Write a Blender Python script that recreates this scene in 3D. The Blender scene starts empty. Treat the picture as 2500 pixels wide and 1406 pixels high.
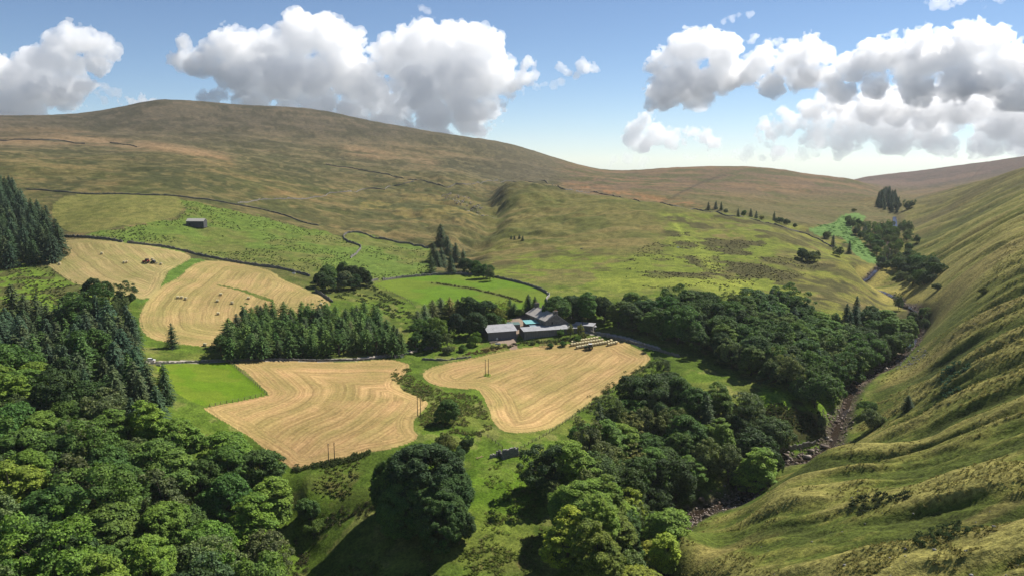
import bpy, bmesh, math, random
import numpy as np
from mathutils import Vector, Matrix

random.seed(7)
RNG = np.random.default_rng(11)
SC = bpy.context.scene
COL = SC.collection

# ------------------------------------------------------------------ camera
CAM_Z = 100.0
FPX = 1925.0                      # focal length in pixels of the 2500 px wide photograph
PITCH = math.radians(9.24)        # the drone looks slightly down
cam_data = bpy.data.cameras.new('camera')
cam_data.sensor_width = 36.0
cam_data.sensor_fit = 'HORIZONTAL'
cam_data.lens = 36.0 * FPX / 2500.0
cam_data.clip_start = 1.0
cam_data.clip_end = 60000.0
cam = bpy.data.objects.new('camera', cam_data)
COL.objects.link(cam)
cam.location = (0, 0, CAM_Z)
cam.rotation_euler = (math.radians(90) - PITCH, 0, 0)
SC.camera = cam

# ------------------------------------------------------------------ sky and sun
SUN_EL = math.radians(48)
SUN_DIR = Vector((math.cos(SUN_EL) * math.cos(math.radians(38)), math.cos(SUN_EL) * math.sin(math.radians(38)), math.sin(SUN_EL)))
world = bpy.data.worlds.new('World')
SC.world = world
world.use_nodes = True
wn = world.node_tree
wn.nodes.clear()
w_sky = wn.nodes.new('ShaderNodeTexSky')
w_sky.sky_type = 'NISHITA'
w_sky.sun_disc = False
w_sky.sun_elevation = SUN_EL
w_sky.sun_rotation = math.atan2(SUN_DIR.x, SUN_DIR.y)
w_sky.altitude = 1500
w_sky.air_density = 0.8
w_sky.dust_density = 0.0
w_sky.ozone_density = 3.0
w_bg = wn.nodes.new('ShaderNodeBackground')
w_bg.inputs['Strength'].default_value = 0.072
w_out = wn.nodes.new('ShaderNodeOutputWorld')
wn.links.new(w_sky.outputs[0], w_bg.inputs[0])
wn.links.new(w_bg.outputs[0], w_out.inputs[0])

sun_data = bpy.data.lights.new('sun', 'SUN')
sun_data.energy = 5.0
sun_data.angle = math.radians(0.55)
sun_data.color = (1.0, 0.95, 0.87)
sun = bpy.data.objects.new('sun', sun_data)
COL.objects.link(sun)
sun.location = (300, 200, 600)
sun.rotation_euler = SUN_DIR.to_track_quat('Z', 'Y').to_euler()

SC.view_settings.view_transform = 'Standard'
SC.view_settings.look = 'None'
SC.view_settings.exposure = 0.62
SC.view_settings.gamma = 1.0
SC.view_settings.use_curve_mapping = False
SC.cycles.max_bounces = 8
SC.cycles.diffuse_bounces = 3
SC.cycles.transparent_max_bounces = 8

# ------------------------------------------------------------------ helpers: noise, pixels, terrain height
def _hash(ix, iy, seed):
    h = (ix.astype(np.int64) * 374761393 + iy.astype(np.int64) * 668265263 + seed * 1442695041) & 0x7fffffff
    h = ((h ^ (h >> 13)) * 1274126177) & 0x7fffffff
    h = (h ^ (h >> 16)) & 0xffff
    return h / 65535.0

def vnoise(x, y, seed=0):
    x = np.asarray(x, float); y = np.asarray(y, float)
    ix = np.floor(x); iy = np.floor(y)
    fx = x - ix; fy = y - iy
    fx = fx * fx * fx * (fx * (fx * 6 - 15) + 10); fy = fy * fy * fy * (fy * (fy * 6 - 15) + 10)
    a = _hash(ix, iy, seed); b = _hash(ix + 1, iy, seed)
    c = _hash(ix, iy + 1, seed); d = _hash(ix + 1, iy + 1, seed)
    return (a * (1 - fx) + b * fx) * (1 - fy) + (c * (1 - fx) + d * fx) * fy

def fbm(x, y, seed=0, octaves=4, gain=0.5):
    s = 0.0; amp = 1.0; tot = 0.0
    for o in range(octaves):
        s = s + amp * vnoise(x * 2 ** o + o * 17.3, y * 2 ** o - o * 9.1, seed + o)
        tot += amp; amp *= gain
    return s / tot

def sstep(a, b, x):
    t = np.clip((np.asarray(x, float) - a) / (b - a), 0, 1)
    return t * t * (3 - 2 * t)

CP, SP = math.cos(PITCH), math.sin(PITCH)
def ray(px, py):
    """direction in the world of a point of the photograph (2500 x 1406)"""
    u = (np.asarray(px, float) - 1250) / FPX
    v = (703 - np.asarray(py, float)) / FPX
    return u, CP + v * SP, -SP + v * CP

def pix(x, y, z):
    """point of the photograph that a place in the world is seen at"""
    dz = z - CAM_Z
    depth = y * CP - dz * SP
    depth = np.where(depth > 1e-3, depth, 1e-3)
    return 1250 + FPX * x / depth, 703 - FPX * (y * SP + dz * CP) / depth

def az_e(px, py):
    dx, dy, dz = ray(px, py)
    h = np.hypot(dx, dy)
    return np.arctan2(dx, dy), dz / h

# surveyed points of the land: column of the photograph -> (row, distance in metres) or (row, 'z', height)
SURVEY = {
 -450: [(1406,235),(1200,285),(1000,345),(870,430),(700,600),(600,700),(490,830),(400,1050),(340,1450),(286,1900)],
 0:   [(1406,225),(1200,270),(1000,325),(870,400),(780,460),(700,540),(610,640),(550,700),(490,770),(400,1000),(340,1400),(283,1850)],
 120: [(1300,240),(1000,320),(870,395),(700,525),(610,620),(560,690),(480,790),(400,1020),(330,1430),(282,1850)],
 250: [(1406,217),(1200,262),(1000,312),(860,390),(790,440),(720,495),(650,555),(590,615),(545,675),(480,770),(400,1040),(330,1430),(278,1800),(272,1860)],
 390: [(1000,312),(860,395),(250,1800),(256,1780),(300,1560)],
 500: [(1406,225),(1300,245),(1140,278),(1000,315),(885,380),(840,405),(760,460),(700,510),(640,570),(600,620),(550,680),(490,760),(400,1060),(330,1430),(262,1780),(254,1830)],
 750: [(1406,230),(1300,250),(1200,258),(1140,272),(1000,313),(880,380),(790,435),(740,472),(690,520),(650,560),(600,640),(545,740),(480,910),(400,1200),(330,1520),(272,1780),(267,1830)],
 1000:[(1406,212),(1300,230),(1200,247),(1100,272),(1000,308),(880,380),(800,428),(740,482),(690,540),(660,580),(600,690),(560,770),(500,920),(440,1110),(380,1380),(318,1690),(314,1730)],
 1130:[(1300,226),(1140,262),(880,382),(700,525),(600,690),(560,770),(520,860),(480,980),(440,1120),(336,1670)],
 1180:[(600,700),(560,780),(530,850),(500,930),(475,1010),(452,1110)],
 1250:[(1406,206),(1200,248),(1100,273),(1050,296),(900,372),(840,408),(800,430),(770,450),(720,498),(690,535),(650,600),(600,690),(540,810),(480,930),(449,1010),(445,1040),(448,1090),(440,1250),(400,1420),(357,1640),(354,1670)],
 1370:[(1406,206),(1200,250),(1050,305),(900,375),(840,408),(760,455),(700,520),(640,610),(560,750),(490,900),(458,1000),(462,1060),(446,1250),(420,1420),(392,1620)],
 1500:[(1406,206),(1250,248),(1150,280),(1050,318),(950,352),(870,393),(800,432),(740,480),(700,520),(650,590),(600,665),(550,750),(500,850),(480,915),(483,980),(450,1300),(420,1660),(417,1700)],
 1620:[(1330,228),(900,378),(830,415),(700,520),(600,670),(540,770),(502,860),(506,930),(470,1150),(430,1550),(412,1720)],
 1750:[(1406,200),(1330,225),(1140,'z',-19),(1080,'z',-14),(1000,338),(900,385),(830,425),(760,470),(710,525),(650,610),(600,690),(550,780),(522,850),(524,900),(500,1020),(460,1320),(412,1700),(408,1740)],
 1900:[(1406,185),(1200,255),(1000,'z',-8),(900,'z',-2),(800,480),(720,550),(650,630),(600,710),(565,790),(553,830),(548,900),(500,1150),(420,1720),(415,1760)],
 2000:[(1406,177),(1250,222),(1150,265),(1110,290),(1040,'z',-14),(980,'z',-9),(900,430),(800,490),(720,560),(660,650),(610,770),(592,830),(578,900),(545,1010),(500,1250),(436,1700),(432,1740)],
 2090:[(1406,170),(1200,232),(1090,303),(750,560),(690,640),(660,700),(640,760),(600,880),(560,980),(520,1150),(470,1480),(446,1720),(441,1770),(442,2100),(437,2700)],
 2180:[(1406,166),(1250,206),(1150,247),(1060,312),(1042,330),(1000,368),(940,410),(800,520),(490,1420),(478,1650),(474,1720),(474,2000),(440,2500),(424,2800)],
 2250:[(1406,162),(1200,220),(1080,285),(1000,345),(900,425),(830,500),(770,570),(700,660),(640,760),(560,940),(510,1180),(488,1380),(484,1500),(470,2000),(417,2800)],
 2330:[(1406,159),(1200,210),(1100,250),(1000,305),(900,372),(800,455),(720,550),(650,660),(600,750),(550,880),(500,1100),(471,1300),(462,1390),(458,1700),(440,2300),(406,2800)],
 2420:[(1406,154),(1200,198),(1000,285),(900,342),(800,410),(700,500),(600,640),(520,830),(460,1080),(441,1180),(440,1500),(394,2800)],
 2500:[(1406,151),(1250,180),(1100,224),(1000,268),(900,318),(800,380),(700,460),(600,565),(520,720),(450,950),(422,1070),(428,1500),(382,2800)],
 2700:[(1406,140),(1200,180),(1000,240),(800,335),(650,450),(500,650),(400,900),(366,1050),(380,1500),(360,2800)],
 2950:[(1406,132),(1000,220),(700,380),(450,620),(340,900),(300,1050),(330,1600),(335,2800)],
}
# the beck, surveyed along its bed
BECK = [(2187,503,25),(2186,560,15),(2160,630,7),(2131,661,4),(2088,679,2),(2097,688,1),(2139,704,-1),(2193,725,-3),(2200,740,-4),(2245,800,-7),
        (2225,850,-9),(2179,885,-10),(2118,911,-12),(2069,966,-14),(2051,1015,-16),(2034,1044,-18),(2022,1090,-20),(1968,1112,-21),
        (1890,1122,-22),(1846,1130,-23),(1822,1165,-24),(1809,1216,-25),(1702,1250,-27),(1648,1290,-28.8),(1615,1365,-31),(1590,1450,-32.5),(1560,1600,-34.5)]

ctl = []
for px, rows in SURVEY.items():
    for row in rows:
        a, e = az_e(px, row[0])
        r = (row[2] - CAM_Z) / e if row[1] == 'z' else row[1]
        ctl.append((a, math.log(r), e))
beck_xy = []
for px, py, z in BECK:
    a, e = az_e(px, py)
    r = (z - CAM_Z) / e
    ctl.append((float(a), math.log(r), float(e)))
    beck_xy.append((r * math.sin(a), r * math.cos(a), z))
for a in (-1.05, -0.8, 0.8, 1.05):                    # land outside the frame goes on at an even height
    for r, z in ((120, -8), (300, 5), (700, 45), (1500, 120), (2800, 120)):
        ctl.append((a, math.log(r), ((z if a < 0 else z + 30) - CAM_Z) / r))
# beyond the skylines the moor drops away, so that each skyline stays the skyline
for px, rows in SURVEY.items():
    py_s, r_s = min((row[0], row[1]) for row in rows if row[1] != 'z')
    r_s = max(row[1] for row in rows if row[1] != 'z')
    for k, dp in ((1.22, 16), (1.6, 42)):
        a, e = az_e(px, py_s + dp)
        if r_s * k < 5200 and r_s > 1350: ctl.append((float(a), math.log(r_s * k), float(e)))
for a in np.linspace(-1.05, 1.05, 14):
    ctl.append((float(a), math.log(6000), (-220 - CAM_Z) / 6000))
ctl = np.array(ctl, float)
KA = 2.2                                              # weight of direction against distance
def _phi(d2):
    return d2 * np.log(d2 + 1e-12) * 0.5
_P = np.column_stack([ctl[:, 0] * KA, ctl[:, 1]])
_n = len(_P)
_d2 = ((_P[:, None, :] - _P[None, :, :]) ** 2).sum(-1)
_A = np.zeros((_n + 3, _n + 3))
_A[:_n, :_n] = _phi(_d2) + np.eye(_n) * 6e-5
_A[:_n, _n] = 1; _A[:_n, _n + 1:] = _P
_A[_n, :_n] = 1; _A[_n + 1:, :_n] = _P.T
_W = np.linalg.solve(_A, np.concatenate([ctl[:, 2], np.zeros(3)]))
def _rbf(a, l):
    out = np.empty(a.size); af = a.ravel() * KA; lf = l.ravel()
    for i in range(0, a.size, 20000):
        d2 = (af[i:i + 20000, None] - _P[None, :, 0]) ** 2 + (lf[i:i + 20000, None] - _P[None, :, 1]) ** 2
        out[i:i + 20000] = _phi(d2) @ _W[:_n] + _W[_n] + af[i:i + 20000] * _W[_n + 1] + lf[i:i + 20000] * _W[_n + 2]
    return out.reshape(a.shape)
_GA = np.linspace(-1.05, 1.05, 460); _GL = np.linspace(math.log(90), math.log(6000), 420)
_GE = _rbf(*np.meshgrid(_GA, _GL, indexing='ij'))

def base_h(x, y):
    x = np.asarray(x, float); y = np.asarray(y, float)
    r = np.hypot(x, y); a = np.clip(np.arctan2(x, y), -1.049, 1.049)
    l = np.log(np.clip(r, 91, 5990))
    fa = (a - _GA[0]) / (_GA[1] - _GA[0]); fl = (l - _GL[0]) / (_GL[1] - _GL[0])
    ia = np.clip(fa.astype(int), 0, len(_GA) - 2); il = np.clip(fl.astype(int), 0, len(_GL) - 2)
    fa = fa - ia; fl = fl - il
    e = (_GE[ia, il] * (1 - fa) + _GE[ia + 1, il] * fa) * (1 - fl) + (_GE[ia, il + 1] * (1 - fa) + _GE[ia + 1, il + 1] * fa) * fl
    return CAM_Z + np.exp(l) * e

def line_dist(x, y, line):
    """distance to a polyline, signed side (+ = right of its direction) and position along it"""
    x = np.asarray(x, float); y = np.asarray(y, float)
    if x.size < 3000:
        A = np.array(line, float); p = A[:-1]; v = A[1:] - p
        L2 = (v * v).sum(1); Ls = np.sqrt(L2); S0 = np.concatenate([[0], np.cumsum(Ls)[:-1]])
        rx = x.ravel()[:, None] - p[:, 0]; ry = y.ravel()[:, None] - p[:, 1]
        t = np.clip((rx * v[:, 0] + ry * v[:, 1]) / L2, 0, 1)
        qx = rx - t * v[:, 0]; qy = ry - t * v[:, 1]
        d2 = qx * qx + qy * qy
        i = d2.argmin(1); k = np.arange(len(i))
        return np.sqrt(d2[k, i]).reshape(x.shape), np.sign(v[i, 1] * qx[k, i] - v[i, 0] * qy[k, i]).reshape(x.shape), (S0[i] + t[k, i] * Ls[i]).reshape(x.shape)
    best = np.full(x.shape, 1e9); side = np.zeros(x.shape); along = np.zeros(x.shape); s0 = 0.0
    for (ax, ay), (bx, by) in zip(line[:-1], line[1:]):
        dx, dy = bx - ax, by - ay
        L2 = dx * dx + dy * dy; L = math.sqrt(L2)
        t = np.clip(((x - ax) * dx + (y - ay) * dy) / L2, 0, 1)
        qx = x - ax - t * dx; qy = y - ay - t * dy
        d = np.hypot(qx, qy)
        m = d < best
        best = np.where(m, d, best)
        side = np.where(m, np.sign(dy * qx - dx * qy), side)
        along = np.where(m, s0 + t * L, along)
        s0 += L
    return best, side, along

def smooth_line(pts, n=6):
    """Catmull-Rom through the points"""
    p = [np.array(q, float) for q in pts]
    p = [2 * p[0] - p[1]] + p + [2 * p[-1] - p[-2]]
    out = []
    for i in range(1, len(p) - 2):
        for k in range(n):
            t = k / n
            out.append(0.5 * ((2 * p[i]) + (p[i + 1] - p[i - 1]) * t + (2 * p[i - 1] - 5 * p[i] + 4 * p[i + 1] - p[i + 2]) * t * t + (3 * p[i] - p[i - 1] - 3 * p[i + 1] + p[i + 2]) * t ** 3))
    out.append(p[-2])
    return [tuple(q) for q in out]

BECK_XY = smooth_line([(q[0], q[1]) for q in reversed(beck_xy)] + [(900, 1640), (1500, 2500)], 4)     # from downstream to upstream: the fell side is on the right
def ground_of(px, py, h=base_h, up=0.0):
    """where the line of sight through a point of the photograph meets the land (raised by up metres)"""
    px = np.atleast_1d(np.asarray(px, float)); py = np.atleast_1d(np.asarray(py, float))
    dx, dy, dz = ray(px, py)
    n = np.hypot(dx, dy); dx, dy, dz = dx / n, dy / n, dz / n
    ts = np.exp(np.linspace(math.log(95), math.log(5800), 900 if len(px) > 40 else 300))
    X = dx[:, None] * ts; Y = dy[:, None] * ts; Z = CAM_Z + dz[:, None] * ts
    below = Z < h(X, Y) + up
    first = np.where(below.any(1), below.argmax(1), len(ts) - 1)
    t0 = ts[np.maximum(first - 1, 0)]; t1 = ts[first]
    for _ in range(13):
        tm = 0.5 * (t0 + t1)
        bl = CAM_Z + dz * tm < h(dx * tm, dy * tm) + up
        t1 = np.where(bl, tm, t1); t0 = np.where(bl, t0, tm)
    return dx * t1, dy * t1
def plan(points, up=0.0):
    a = np.array(points, float)
    x, y = ground_of(a[:, 0], a[:, 1], up=up)
    return list(zip(x.tolist(), y.tolist()))

GILL_XY = smooth_line(plan([(1188,452),(1190,478),(1204,505),(1216,522),(1200,540),(1165,575),(1140,610),(1130,640)]), 4)
SYKE_XY = smooth_line(plan([(1240,1062),(1180,1075),(1140,1100),(1120,1135),(1060,1190),(960,1220),(860,1245),(800,1275),(760,1310),(735,1360),(715,1420)]), 4)

def ribs(x, y, r):
    """ribs and hollows that run down the open fell side: height in metres and a -1..1 measure of rib against hollow"""
    c = x * 0.50 + y * 0.87; s = x * 0.87 - y * 0.50         # along the dale, down the slope
    q = c + 22 * (fbm(x / 70, y / 70, 5, 3) - 0.5) + 0.16 * s
    big = fbm(q / 19, s / 75, 21, 3)
    rid = 1 - np.abs(2 * fbm(q / 12.0, s / 44, 23, 3) - 1)
    small = fbm((q + 6 * fbm(x / 17, y / 17, 29, 2)) / 4.5, s / 14, 27, 3)
    hum = fbm(x / 16, y / 16, 33, 3)
    sc = np.clip(r / 260, 0.8, 1.25)
    patch = sstep(0.36, 0.60, fbm(x / 55, y / 55, 37, 2))
    b2 = sstep(0.30, 0.70, big)
    rel = (b2 - 0.5) * 4.6 * sc + (rid - 0.7) * 2.0 * sc * patch + (small - 0.5) * 1.8 + (hum - 0.5) * 1.6
    rel = rel * (1 - 0.45 * sstep(420, 850, r))
    return rel, (b2 - 0.5) * 1.3 + (rid - 0.72) * 1.2 * patch + (small - 0.5) * 1.1 + (hum - 0.5) * 0.8

def land_h(x, y):
    """height of the land with its relief"""
    x = np.asarray(x, float); y = np.asarray(y, float)
    z = base_h(x, y)
    r = np.hypot(x, y)
    d, side, along = line_dist(x, y, BECK_XY)
    fell = sstep(6, 26, d * side) * (1 - sstep(1350, 1550, r))   # the open fell side across the beck
    z = z - 1.5 * np.exp(-(d / 5.2) ** 4)
    z = z + fell * sstep(5, 45, d * side) * ribs(x, y, r)[0]
    # hummocks of the open moor
    moor = sstep(560, 900, r) * (1 - fell)
    z = z + moor * ((fbm(x / 70, y / 45, 31, 4) - 0.5) * 9.0 * np.clip(r / 900, 0.4, 1.0) * (1 - 0.8 * sstep(1350, 1700, r)) + (fbm(x / 17, y / 13, 35, 3) - 0.5) * 2.0)
    # gill and its banks
    dg, _, _ = line_dist(x, y, GILL_XY)
    z = z + np.exp(-(dg / 150) ** 2) * (1 - fell) * sstep(600, 720, r) * (np.abs(fbm(x / 34, y / 26, 43, 3) - 0.5) * 15 - 2.0)
    z = z - 9.0 * np.exp(-(dg / 16) ** 2) - 3.5 * np.exp(-(dg / 60) ** 2) * (fbm(x / 26, y / 20, 41, 3) - 0.2)
    ds, _, al = line_dist(x, y, SYKE_XY)
    z = z - 1.6 * np.exp(-(ds / 4.0) ** 2) * sstep(0, 15, al)
    near = (1 - moor) * (1 - fell)
    z = z + near * ((fbm(x / 24, y / 24, 51, 3) - 0.5) * 0.9)
    z = z + (fbm(x / 2.6, y / 2.6, 61, 2) - 0.5) * (0.35 * fell + 0.22 * moor)
    return z

def at(px, py, up=0.0):
    x, y = ground_of([px], [py], h=land_h, up=up)
    return float(x[0]), float(y[0])
def hz(x, y):
    return float(land_h(np.array([x]), np.array([y]))[0])
def mpp(x, y):
    """pixels of the photograph per metre at a place"""
    return FPX / (math.hypot(x, y) * 1.03)
# ------------------------------------------------------------------ materials
def new_mat(name):
    m = bpy.data.materials.new(name)
    m.use_nodes = True
    nt = m.node_tree
    b = nt.nodes['Principled BSDF']
    b.inputs['Roughness'].default_value = 0.95
    b.inputs['Specular IOR Level'].default_value = 0.15
    return m, nt, b

def node(nt, kind, **kw):
    n = nt.nodes.new(kind)
    for k, v in kw.items():
        if k in n.inputs:
            n.inputs[k].default_value = v
        else:
            setattr(n, k, v)
    return n

def noise_node(nt, scale, detail=3, rough=0.55, coord='Object', stretch=None, w=None):
    tc = nt.nodes.new('ShaderNodeTexCoord')
    src = tc.outputs[coord]
    if stretch:
        mp = nt.nodes.new('ShaderNodeMapping')
        mp.inputs['Scale'].default_value = stretch
        nt.links.new(src, mp.inputs[0]); src = mp.outputs[0]
    n = nt.nodes.new('ShaderNodeTexNoise')
    n.inputs['Scale'].default_value = scale
    n.inputs['Detail'].default_value = detail
    n.inputs['Roughness'].default_value = rough
    nt.links.new(src, n.inputs['Vector'])
    return n

def ramp(nt, src, stops):
    r = nt.nodes.new('ShaderNodeValToRGB')
    el = r.color_ramp.elements
    while len(el) < len(stops):
        el.new(0.5)
    for e, (p, c) in zip(el, stops):
        e.position = p
        e.color = (*c, 1) if not np.isscalar(c) else (c, c, c, 1)
    nt.links.new(src, r.inputs[0])
    return r

def mul_col(nt, a, b, fac=1.0):
    m = nt.nodes.new('ShaderNodeMix')
    m.data_type = 'RGBA'; m.blend_type = 'MULTIPLY'
    m.inputs[0].default_value = fac
    for sock, v in ((m.inputs[6], a), (m.inputs[7], b)):
        if hasattr(v, 'is_linked'):
            nt.links.new(v, sock)
        else:
            sock.default_value = (*v, 1)
    return m.outputs[2]

def bump(nt, bsdf, src, strength, dist):
    b = nt.nodes.new('ShaderNodeBump')
    b.inputs['Strength'].default_value = strength
    b.inputs['Distance'].default_value = dist
    nt.links.new(src, b.inputs['Height'])
    nt.links.new(b.outputs[0], bsdf.inputs['Normal'])

def plain_mat(name, col, rough=0.9, var=0.25, scale=3.0, metal=0.0, spec=0.2, bumpd=0.0, stretch=None):
    """one real colour with grain and wear"""
    col = tuple(0.82 * q for q in col)
    m, nt, b = new_mat(name)
    n = noise_node(nt, scale, 4, 0.6, stretch=stretch)
    r = ramp(nt, n.outputs['Fac'], [(0.25, 1 - var), (0.75, 1 + var)])
    nt.links.new(mul_col(nt, col, r.outputs[0]), b.inputs['Base Color'])
    b.inputs['Roughness'].default_value = rough
    b.inputs['Metallic'].default_value = metal
    b.inputs['Specular IOR Level'].default_value = spec
    if bumpd:
        bump(nt, b, n.outputs['Fac'], 0.8, bumpd)
    return m

def ground_mat(name, fine=(0.55, 1.5), coarse=0.35, bump_d=0.25, tuft=1.1):
    """vegetation: the colour of each place comes with the mesh, the shader adds tufts and blades"""
    m, nt, b = new_mat(name)
    at_ = nt.nodes.new('ShaderNodeAttribute'); at_.attribute_name = 'tone'
    n1 = noise_node(nt, tuft, 3, 0.7)
    n2 = noise_node(nt, 0.16, 3, 0.6)
    n3 = noise_node(nt, 4.5, 2, 0.6)
    r1 = ramp(nt, n1.outputs['Fac'], [(0.3, fine[0]), (0.7, fine[1])])
    r2 = ramp(nt, n2.outputs['Fac'], [(0.3, (1 - coarse * 0.9, 1 - coarse * 0.8, 1 - coarse)), (0.7, (1 + coarse * 1.15, 1 + coarse, 1 + coarse * 0.6))])
    r3 = ramp(nt, n3.outputs['Fac'], [(0.3, 0.75), (0.7, 1.25)])
    c = mul_col(nt, at_.outputs['Color'], r1.outputs[0])
    c = mul_col(nt, c, r2.outputs[0])
    c = mul_col(nt, c, r3.outputs[0])
    nt.links.new(c, b.inputs['Base Color'])
    b.inputs['Roughness'].default_value = 1.0
    b.inputs['Specular IOR Level'].default_value = 0.05
    bump(nt, b, n1.outputs['Fac'], 0.9, bump_d)
    return m

def hay_mat(name):
    """mown hay meadow: swaths follow the edge of the field"""
    m, nt, b = new_mat(name)
    at_ = nt.nodes.new('ShaderNodeAttribute'); at_.attribute_name = 'tone'
    sw = nt.nodes.new('ShaderNodeAttribute'); sw.attribute_name = 'swath'
    w = noise_node(nt, 0.055, 3, 0.5)
    wob = node(nt, 'ShaderNodeMath', operation='MULTIPLY_ADD'); wob.inputs[1].default_value = 5.0
    nt.links.new(w.outputs['Fac'], wob.inputs[0]); nt.links.new(sw.outputs['Fac'], wob.inputs[2])
    outs = []
    for period, seed in ((2.3, 0.0), (5.5, 2.0), (1.1, 5.0)):
        mm = node(nt, 'ShaderNodeMath', operation='MULTIPLY'); mm.inputs[1].default_value = 1.0 / period
        nt.links.new(wob.outputs[0], mm.inputs[0])
        nz = nt.nodes.new('ShaderNodeTexNoise'); nz.noise_dimensions = '2D'
        nz.inputs['Scale'].default_value = 1.0; nz.inputs['Detail'].default_value = 2.0
        cmb = nt.nodes.new('ShaderNodeCombineXYZ')
        lo = noise_node(nt, 0.03, 1, 0.5)
        ml = node(nt, 'ShaderNodeMath', operation='MULTIPLY'); ml.inputs[1].default_value = 2.5
        nt.links.new(lo.outputs['Fac'], ml.inputs[0])
        nt.links.new(mm.outputs[0], cmb.inputs[0]); nt.links.new(ml.outputs[0], cmb.inputs[1]); cmb.inputs[2].default_value = seed
        nt.links.new(cmb.outputs[0], nz.inputs['Vector'])
        outs.append(nz.outputs['Fac'])
    c = at_.outputs['Color']
    for o_, lo_, hi_ in ((outs[0], (0.89, 0.90, 0.88), (1.09, 1.08, 1.06)), (outs[1], (0.90, 0.95, 0.88), (1.07, 1.04, 1.05)), (outs[2], (0.82, 0.81, 0.79), (1.16, 1.16, 1.16))):
        r = ramp(nt, o_, [(0.34, lo_), (0.66, hi_)])
        c = mul_col(nt, c, r.outputs[0])
    g = noise_node(nt, 0.9, 4, 0.7)
    c = mul_col(nt, c, ramp(nt, g.outputs['Fac'], [(0.3, 0.74), (0.7, 1.24)]).outputs[0])
    g2 = noise_node(nt, 0.05, 3, 0.6)
    c = mul_col(nt, c, ramp(nt, g2.outputs['Fac'], [(0.35, (0.86, 0.92, 0.80)), (0.65, (1.1, 1.04, 1.05))]).outputs[0])
    nt.links.new(c, b.inputs['Base Color'])
    b.inputs['Roughness'].default_value = 1.0
    b.inputs['Specular IOR Level'].default_value = 0.05
    bump(nt, b, outs[0], 0.5, 0.25)
    return m

# ------------------------------------------------------------------ the ground
def closed(points, n=5):
    """smooth closed outline through points of the photograph"""
    p = [np.array(q, float) for q in points]; out = []
    N = len(p)
    for i in range(N):
        a, b_, c, d = p[i - 1], p[i], p[(i + 1) % N], p[(i + 2) % N]
        for k in range(n):
            t = k / n
            out.append(0.5 * (2 * b_ + (c - a) * t + (2 * a - 5 * b_ + 4 * c - d) * t * t + (3 * b_ - a - 3 * c + d) * t ** 3))
    return np.array(out)

def inside(px, py, poly):
    res = np.zeros(px.shape, bool)
    x0, y0 = poly.min(0); x1, y1 = poly.max(0)
    m = (px >= x0) & (px <= x1) & (py >= y0) & (py <= y1)
    if not m.any():
        return res
    X = px[m]; Y = py[m]; r = np.zeros(X.shape, bool)
    j = len(poly) - 1
    for i in range(len(poly)):
        xi, yi = poly[i]; xj, yj = poly[j]
        if yi != yj:
            r ^= ((yi > Y) != (yj > Y)) & (X < (xj - xi) * (Y - yi) / (yj - yi) + xi)
        j = i
    res[m] = r
    return res

HAY = [
 [(85,605),(128,593),(200,584),(290,591),(380,603),(440,616),(467,628),(448,642),(412,662),(398,688),(380,720),(350,729),(322,726),(262,714),(200,697),(165,682),(130,657),(100,632)],
 [(505,637),(560,640),(640,655),(672,668),(690,682),(740,703),(806,741),(740,790),(600,830),(530,844),(480,844),(400,833),(366,824),(347,805),(341,778),(358,738),(395,700),(428,682),(448,668),(470,648)],
 [(578,883),(700,880),(850,883),(940,877),(984,884),(1000,893),(987,915),(974,936),(985,952),(1015,965),(1041,977),(1041,992),(1022,1012),(1009,1030),(1012,1052),(1019,1064),(1000,1080),(940,1097),(880,1110),(800,1128),(722,1143),(680,1120),(600,1060),(505,1003),(512,993),(575,981),(640,968),(655,962),(640,945),(604,910)],
 [(1034,911),(1060,895),(1150,875),(1250,853),(1390,838),(1500,831),(1550,847),(1580,864),(1587,876),(1575,890),(1530,921),(1450,975),(1370,1031),(1330,1048),(1270,1056),(1230,1051),(1206,1031),(1195,1000),(1177,962),(1163,950),(1120,948),(1070,941),(1040,928)],
]
HAY_POLY = [closed(h) for h in HAY]
PASTURE = closed([(385,888),(470,884),(556,881),(578,900),(604,920),(650,962),(590,978),(515,990),(470,980),(420,950),(390,910)], 3)
MEADOW = closed([(912,698),(928,688),(990,679),(1100,671),(1190,676),(1280,695),(1330,712),(1344,722),(1330,737),(1352,768),(1320,790),(1250,775),(1200,745),(1120,735),(1060,745),(1010,735),(960,715)], 3)
FELL_GREEN = closed([(1975,559),(2034,544),(2065,522),(2113,527),(2098,548),(2075,560),(2100,585),(2126,615),(2152,644),(2116,640),(2085,617),(2052,578),(2003,577)], 3)
UPPER = closed([(205,575),(300,556),(380,543),(432,530),(450,510),(440,489),(560,512),(660,534),(770,560),(838,582),(862,568),(960,590),(1044,607),(1062,664),(990,680),(905,690),(760,675),(690,660),(590,643),(480,624),(400,607),(300,593)], 3)
ROUGH_L = closed([(-60,605),(40,602),(85,607),(100,634),(130,660),(165,684),(220,712),(200,760),(-60,770)], 3)

def mixc(a, b, t):
    t = np.asarray(t)[..., None]
    return a * (1 - t) + np.asarray(b, float) * t

def smask(px, py, poly, soft, x, y, seed):
    """0..1 membership with an uneven edge"""
    wx = (fbm(x / 9, y / 9, seed, 3) - 0.5) * soft; wy = (fbm(x / 9, y / 9, seed + 7, 3) - 0.5) * soft * 0.5
    return inside(px + wx, py + wy, poly).astype(float)

def band(px, py, pts, half, x, y, seed, wob=10):
    """membership of a strip along a line of the photograph (rows)"""
    p = np.array(pts, float)
    yy = np.interp(px, p[:, 0], p[:, 1]) + (fbm(x / 60, y / 60, seed, 3) - 0.5) * wob
    end = sstep(p[0, 0] - 30, p[0, 0] + 30, px) * (1 - sstep(p[-1, 0] - 30, p[-1, 0] + 30, px))
    return np.exp(-((py - yy) / half) ** 2) * end

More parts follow.
